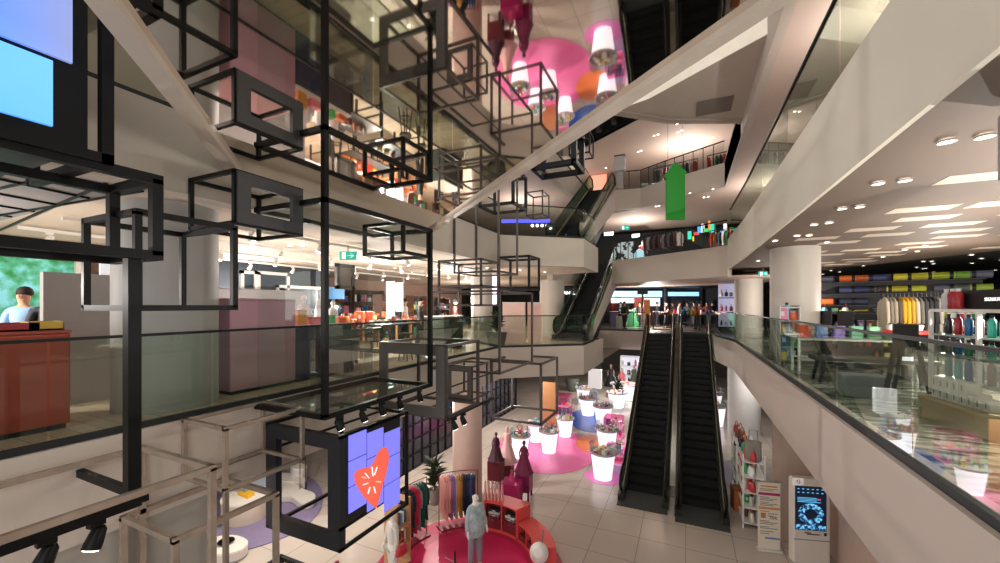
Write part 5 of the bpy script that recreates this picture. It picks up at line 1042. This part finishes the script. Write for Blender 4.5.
clothes_row('right clothes rail on the far third floor', 'the right third-floor rail', 1.1, 25.2, 3.0, 24.6, L3, 10, [('#b83a34', 'red'), ('#d8c8a0', 'sand'), ('#3a6a5a', 'green'), ('#26262c', 'black')])
NE = ['#2fd0b0', '#f0c030', '#e04848', '#48a0f0', '#f0f0f0', '#40c060', '#f08030']
NN = ['turquoise', 'yellow', 'red', 'blue', 'white', 'green', 'orange']
random.seed(5)
for i in range(16):
    p = PD(690+i*3.2, 222+random.uniform(-4, 14), 27+random.uniform(-2, 3)); w_ = random.uniform(.06, .18); h_ = random.uniform(.15, .6)
    if p.z+h_ > 12.2: p.z = 11.4
    solo('neon_sign', MB().box(p.x-w_, p.x+w_, p.y, p.y+.05, p.z, p.z+h_, .01), mat(NE[i % 7], .4, emit=1.3), 'small glowing %s panel, %s from left among the lit second-floor panels' % (NN[i % 7], ORD[i]), 'light panel', 'glowing panels on the second floor')
o = thing('video_mural', 'black and white patterned video mural on the far second floor', 'screen', (-3.4, 26.5, L2)); a = PD(617, 258, 26.8); b_ = PD(634, 243, 26.8)
part('screen', MB().box(a.x, b_.x, a.y, a.y+.08, L2+.1, L2+1.7), noise_mat('patterned_mural', [(.48, '#101418'), (.52, '#c8d8dc')], 4, .4, .5), o); part('frame', MB().box(a.x-.05, b_.x+.05, a.y+.08, a.y+.12, L2, L2+1.8), BLACK, o)
p = PD(639.5, 253, 26.5); solo('oval_screen', MB().lathe([(.35, 0), (.35, .06)], n=24, sy=1.5).tr(Matrix.Translation((p.x, p.y, L2+.7)) @ Matrix.Rotation(PI/2, 4, 'X')), mat('#a8d8e8', .4, emit=.9), 'oval pale cyan screen right of the patterned mural', 'screen')
for px0, px1, py, c, lb in ((604, 614, 234, '#cfe4f8', 'bright white sign at the left of the far second floor'), (632, 640, 236, '#9adce0', 'cyan sign above the patterned mural')):
    a = PD(px0, py, 27.5); b_ = PD(px1, py, 27.5); solo('light_sign', MB().box(a.x, b_.x, min(a.y, b_.y), min(a.y, b_.y)+.08, a.z-.12, a.z+.12, .01), mat(c, .4, emit=2), lb, 'sign')
for i in range(5): plant('trailing green plant in the upper dark window, %s from the left' % ORD[i], -6.4+i*.95, 24.4-i*.65, 16.55, 1.2, .5, 40, leaf='#4a5a2c', pot='#2a2624')
# counters with reddish glow on third floor
p = PD(597, 183, 30); solo('glowing_screen', MB().box(p.x-.7, p.x+.7, p.y, p.y+.1, p.z-.5, p.z+.6, .01), mat('#f09a80', .5, emit=.8), 'salmon glowing shop panel at the head of the upper escalator', 'light panel')
for px, lb in ((570, 'left'), (584, 'middle'), (609, 'right')):
    p = PD(px, 187, 31); solo('shop_block', MB().box(p.x-.8, p.x+.8, p.y, p.y+.3, L3, L3+1.6, .02), DARK, 'dark shop unit on the third floor by the escalator head, the %s one' % lb, 'shop unit')
# ================================================================= GROUND FLOOR RIGHT
def face_frame(px, py, z): pass
# kiosk
kx, ky = PZ(809, 562, 0)
o = thing('information_kiosk', 'white free-standing touch screen kiosk beside the banner stand', 'kiosk', (kx, ky, 0), .28); W = .43
part('cabinet', MB().box(-W, W, -.12, .12, 0, 2.18, .03), mat('#e4dcd4', .4), o, True)
part('base_seam', MB().box(-W+.01, W-.01, -.125, -.12, .62, .64), mat('#8a827c', .5), o, True)
ks = part('screen', MB().box(-W+.04, W-.1, -.13, -.12, .88, 2.0), mat('#101c34', .3, emit=.4), o, True)
CY_ = mat('#5ab4e8', .4, emit=1.0)
ringm = noise_mat('blue_swirl', [(.42, '#101c34'), (.5, '#2a78b8'), (.62, '#8ad4f4')], 14, .4, .8)
def ring(r0, r1, zc, sx=1.1, n=32): return MB().add([(-.03+r*sx*math.cos(6.2832*i/n), -.133, zc+r*math.sin(6.2832*i/n)) for r in (r0, r1) for i in range(n)], [(i, (i+1) % n, n+(i+1) % n, n+i) for i in range(n)])
part('ring_graphic', ring(.13, .27, 1.3), ringm, ks, True)
part('lower_graphic', MB().box(-W+.06, W-.12, -.133, -.131, .9, 1.02), ringm, ks, True)
for k in range(12):
    x_ = -.34+.11*(k % 6); z_ = 1.92-.09*(k//6); part('menu_icon', MB().box(x_, x_+.05, -.134, -.131, z_, z_+.02), CY_, ks, True)
for k in range(4): part('title_line', MB().box(-.34, .1+.1*(k % 2), -.134, -.131, 1.7-.035*k, 1.715-.035*k), CY_, ks, True)
part('red_mark', MB().box(.12, .2, -.134, -.131, 1.66, 1.7), mat('#e03a3a', .5, emit=.6), o, True)
part('printed_name', MB().box(-.17, -.02, -.124, -.12, .8, .825), mat('#2a2624', .5), o, True); part('printed_name', MB().box(-.12, .18, -.124, -.12, .765, .79), mat('#2a2624', .5), o, True)
part('card_slot', MB().box(.28, .34, -.125, -.12, .76, .84), DARK, o, True)
part('corner_sign', MB().box(-W-.02, -.2, -.14, -.12, 2.02, 2.2), mat('#f2eeea', .4, emit=.2), o, True)
text('corner_symbol', 'G', (-.32, -.143, 2.11), (PI/2, 0, 0), .13, mat('#4a4440', .5), parent=o)
# banner stand
bx_, by_ = PZ(769, 551, 0)
o = thing('banner_stand', 'slim printed pull-up banner stand left of the kiosk', 'banner', (bx_, by_, 0), .22)
part('banner', MB().box(-.27, .27, -.005, .005, .06, 1.86), mat('#e3dacb', .6), o, True); part('base', MB().box(-.3, .3, -.1, .1, 0, .06, .02), mat('#d8d2c8', .5), o, True); part('top_bar', MB().box(-.28, .28, -.015, .015, 1.85, 1.88), STEEL, o, True)
def bar_(nm, c, x0, x1, z0_, z1_): part(nm, MB().box(x0, x1, -.009, -.006, z0_, z1_), mat(c, .6), o, True)
bar_('title_band', '#a8305c', -.26, .26, 1.5, 1.57); bar_('orange_band', '#d89050', -.26, .26, 1.12, 1.18); bar_('top_note', '#c8904a', -.2, .2, 1.72, 1.76); bar_('blue_footer', '#4a7ab8', -.1, .26, .33, .37); bar_('badge', '#c07a48', -.2, -.08, .88, 1.02)
tl_ = MB()
for k in range(18): 
    z_ = [1.66, 1.62, 1.44, 1.4, 1.36, 1.3, 1.26, 1.22, 1.06, 1.0, .94, .8, .76, .72, .64, .6, .52, .46][k]; tl_.box(-.22 if not .85 < z_ < 1.05 else -.03, .2-.1*(k % 3), -.009, -.006, z_, z_+.014)
part('printed_lines', tl_, mat('#5a5450', .6), o, True)
text('printed_figure', '35%', (.1, -.01, .9), (PI/2, 0, 0), .11, mat('#7a4a3a', .5), parent=o)
# orange bins and goods shelf beside the escalator
for px, lb in ((738, 'left'), (748.5, 'right')):
    x, y = PZ(px, 509, 0); o = thing('orange_bin', 'orange brown display box beside the escalator foot, the %s one' % lb, 'box', (x, y, 0), .2); part('box_body', MB().box(-.17, .17, -.2, .2, 0, .68, .01), mat('#b8683a', .5), o, True); part('rim', MB().box(-.18, .18, -.21, .21, .68, .71, .005), mat('#9a5428', .5), o, True)
SXG = 1.98
o = thing('goods_shelf', 'white multi-tier goods shelf along the wall behind the banner', 'shelf', (SXG, 15.2, 0))
for y in (13.85, 15.4, 17.0):
    for x in (1.55, 2.1): part('upright', MB().box(x-.02, x+.02, y-.02, y+.02, 0, 2.2), WHITE, o)
for k in range(5): part('shelf', MB().box(1.53, 2.12, 13.83, 17.0, .15+k*.45, .18+k*.45), WHITE, o)
for k in range(5): row([(1.68+.1*(i % 2), 16.85-i*.26, .181+k*.45) for i in range(12)], 'on the %s tier of the white goods shelf' % ['lowest', 'second', 'third', 'fourth', 'top'][k], ('bag', 'carton', 'bottle') if k < 4 else ('bag',), ['#f0f0f0', '#3f9a6a', '#874a3a', '#2a2a30', '#c23a46', '#d8d0c0', '#e8e2d8'], 1.4)
p_ = Vector((1.83, 14.0, 2.44)); solo('tote_bag', MB().box(p_.x-.2, p_.x+.2, p_.y-.08, p_.y+.08, p_.z-.45, p_.z+.15, .03).tube([(p_.x-.12, p_.y, p_.z+.14), (p_.x-.1, p_.y, p_.z+.45), (p_.x+.1, p_.y, p_.z+.45), (p_.x+.12, p_.y, p_.z+.14)], .015, 6), mat('#8f8a84', .6), 'grey tote bag hanging above the white goods shelf', 'bag')
# far ground-floor left of escalator
for px, d, c, lb in ((622, 31, '#e06878', 'coral pink dress on a stand at the far ground floor'), (634, 32.5, '#5a6a58', 'olive dress on a stand at the far ground floor'), (611, 33, '#2a2c34', 'black dress on a stand at the far ground floor')):
    p = PD(px, 360, d); gown(lb, p.x, p.y, 0, 1.8, c, True)
o = thing('poster_tower', 'tall white and black poster tower with an oval mirror at the far ground floor', 'display', (-5.2, 25.5, 0)); part('tower', MB().box(-.4, .4, -.2, .2, 1.4, 2.6, .02), mat('#efefef', .5, emit=.3), o, True); part('black_poster', MB().box(-.4, .4, -.22, -.2, 2.65, 3.4), DARK, o, True); part('oval_mirror', MB().lathe([(.32, 0), (.32, .05)], n=24, sy=1.5).tr(Matrix.Translation((0, -.3, 1.0)) @ Matrix.Rotation(PI/2, 4, 'X')), mat('#c8ccd0', .2), o, True); part('stem', MB().tube([(0, -.25, 0), (0, -.25, .6)], .04, 8).box(-.05, .05, -.1, .1, .3, 1.5), STEEL, o, True)
shelf_unit('white lit shelf bay at the far ground floor left of the escalator', -3.0, 35, 0, 4, 2.4, .5, 0, mat('#d8d4d4', .5, emit=.25), 4, 'far white bay', 2.2, ('#f0f0f0', '#c23a46', '#d87fa0', '#2a2a30'), n=8, lite=.5)
x, y = PZ(584, 392, 0); solo('armchair', MB().lathe([(.35, 0), (.5, .2), (.55, .9), (.45, 1.0)], (x-.9, y, 0), 20), mat('#5a6058', .7), 'dark grey green rounded tub chair near the landing corner', 'armchair')
# ================================================================= CAMERA, LIGHT
cam = bpy.data.cameras.new('camera'); co = bpy.data.objects.new('camera', cam); COL.objects.link(co)
cam.sensor_width = 36; cam.lens = 14.4; cam.shift_y = .0245; cam.clip_start = .05; cam.clip_end = 200
co.location = (0, 0, CZ); co.rotation_euler = (PI/2, 0, math.radians(24.9)); SC.camera = co
w = bpy.data.worlds.new('world'); SC.world = w; w.use_nodes = True
bg = w.node_tree.nodes['Background']; bg.inputs[0].default_value = (1, .965, .925, 1); bg.inputs[1].default_value = 1.75
def fill_light(x, y, z, e, col=(1, .93, .86), r=.08):  # unseen fill lights hung in mid-air, added to brighten the floors
    l = bpy.data.lights.new('lamp', 'POINT'); l.energy = e; l.color = col; l.shadow_soft_size = r
    o = bpy.data.objects.new('lamp', l); COL.objects.link(o); o.location = (x, y, z); return o
def area(x, y, z, e, sx, sy, col=(1, .93, .86), down=True):
    l = bpy.data.lights.new('ceiling_lamp', 'AREA'); l.shape = 'RECTANGLE'; l.size = sx; l.size_y = sy; l.energy = e; l.color = col
    o = bpy.data.objects.new('ceiling_lamp', l); COL.objects.link(o); o.location = (x, y, z)
    if not down: o.rotation_euler = (PI, 0, 0)
    return o
FILL_LIGHTS = [(-9.5, 1, 7.7, 50), (-8.0, 6.5, 7.2, 40), (-8.8, 10, 7.7, 70), (-12, 8, 7.6, 70), (-9, 15, 7.6, 70), (-12, 22, 7.5, 60), (-2, 29, 7.4, 130), (3.6, 5.5, 7.3, 60), (5, 9, 7.3, 80), (6, 14, 7.3, 70), (9, 9, 7.3, 60), (4, 20, 7.6, 40),
         (-8, 12, 3.6, 90), (-9.5, 5, 3.6, 50), (-10.5, 8, 3.6, 45), (-8, 19, 3.6, 90), (-4, 28, 3.6, 150), (3.3, 22, 3.6, 40),
         (-8, 20, 11.8, 40), (-3, 28, 11.8, 60), (3.5, 22, 11.8, 60), (-9, 28, 15.6, 60), (0, 27, 15.8, 90), (3.5, 10, 12, 40), (-8, 8, 11.9, 40), (-9, 16, 15, 60)]
for x, y, z, e in FILL_LIGHTS: fill_light(x, y, z-.75 if z > 4 else z-.3, e*4.5, r=.012)
fill_light(-1, 19, 13.9, 110, r=.012)
SC.view_settings.view_transform = 'Standard'; SC.view_settings.look = 'None'; SC.view_settings.exposure = 0
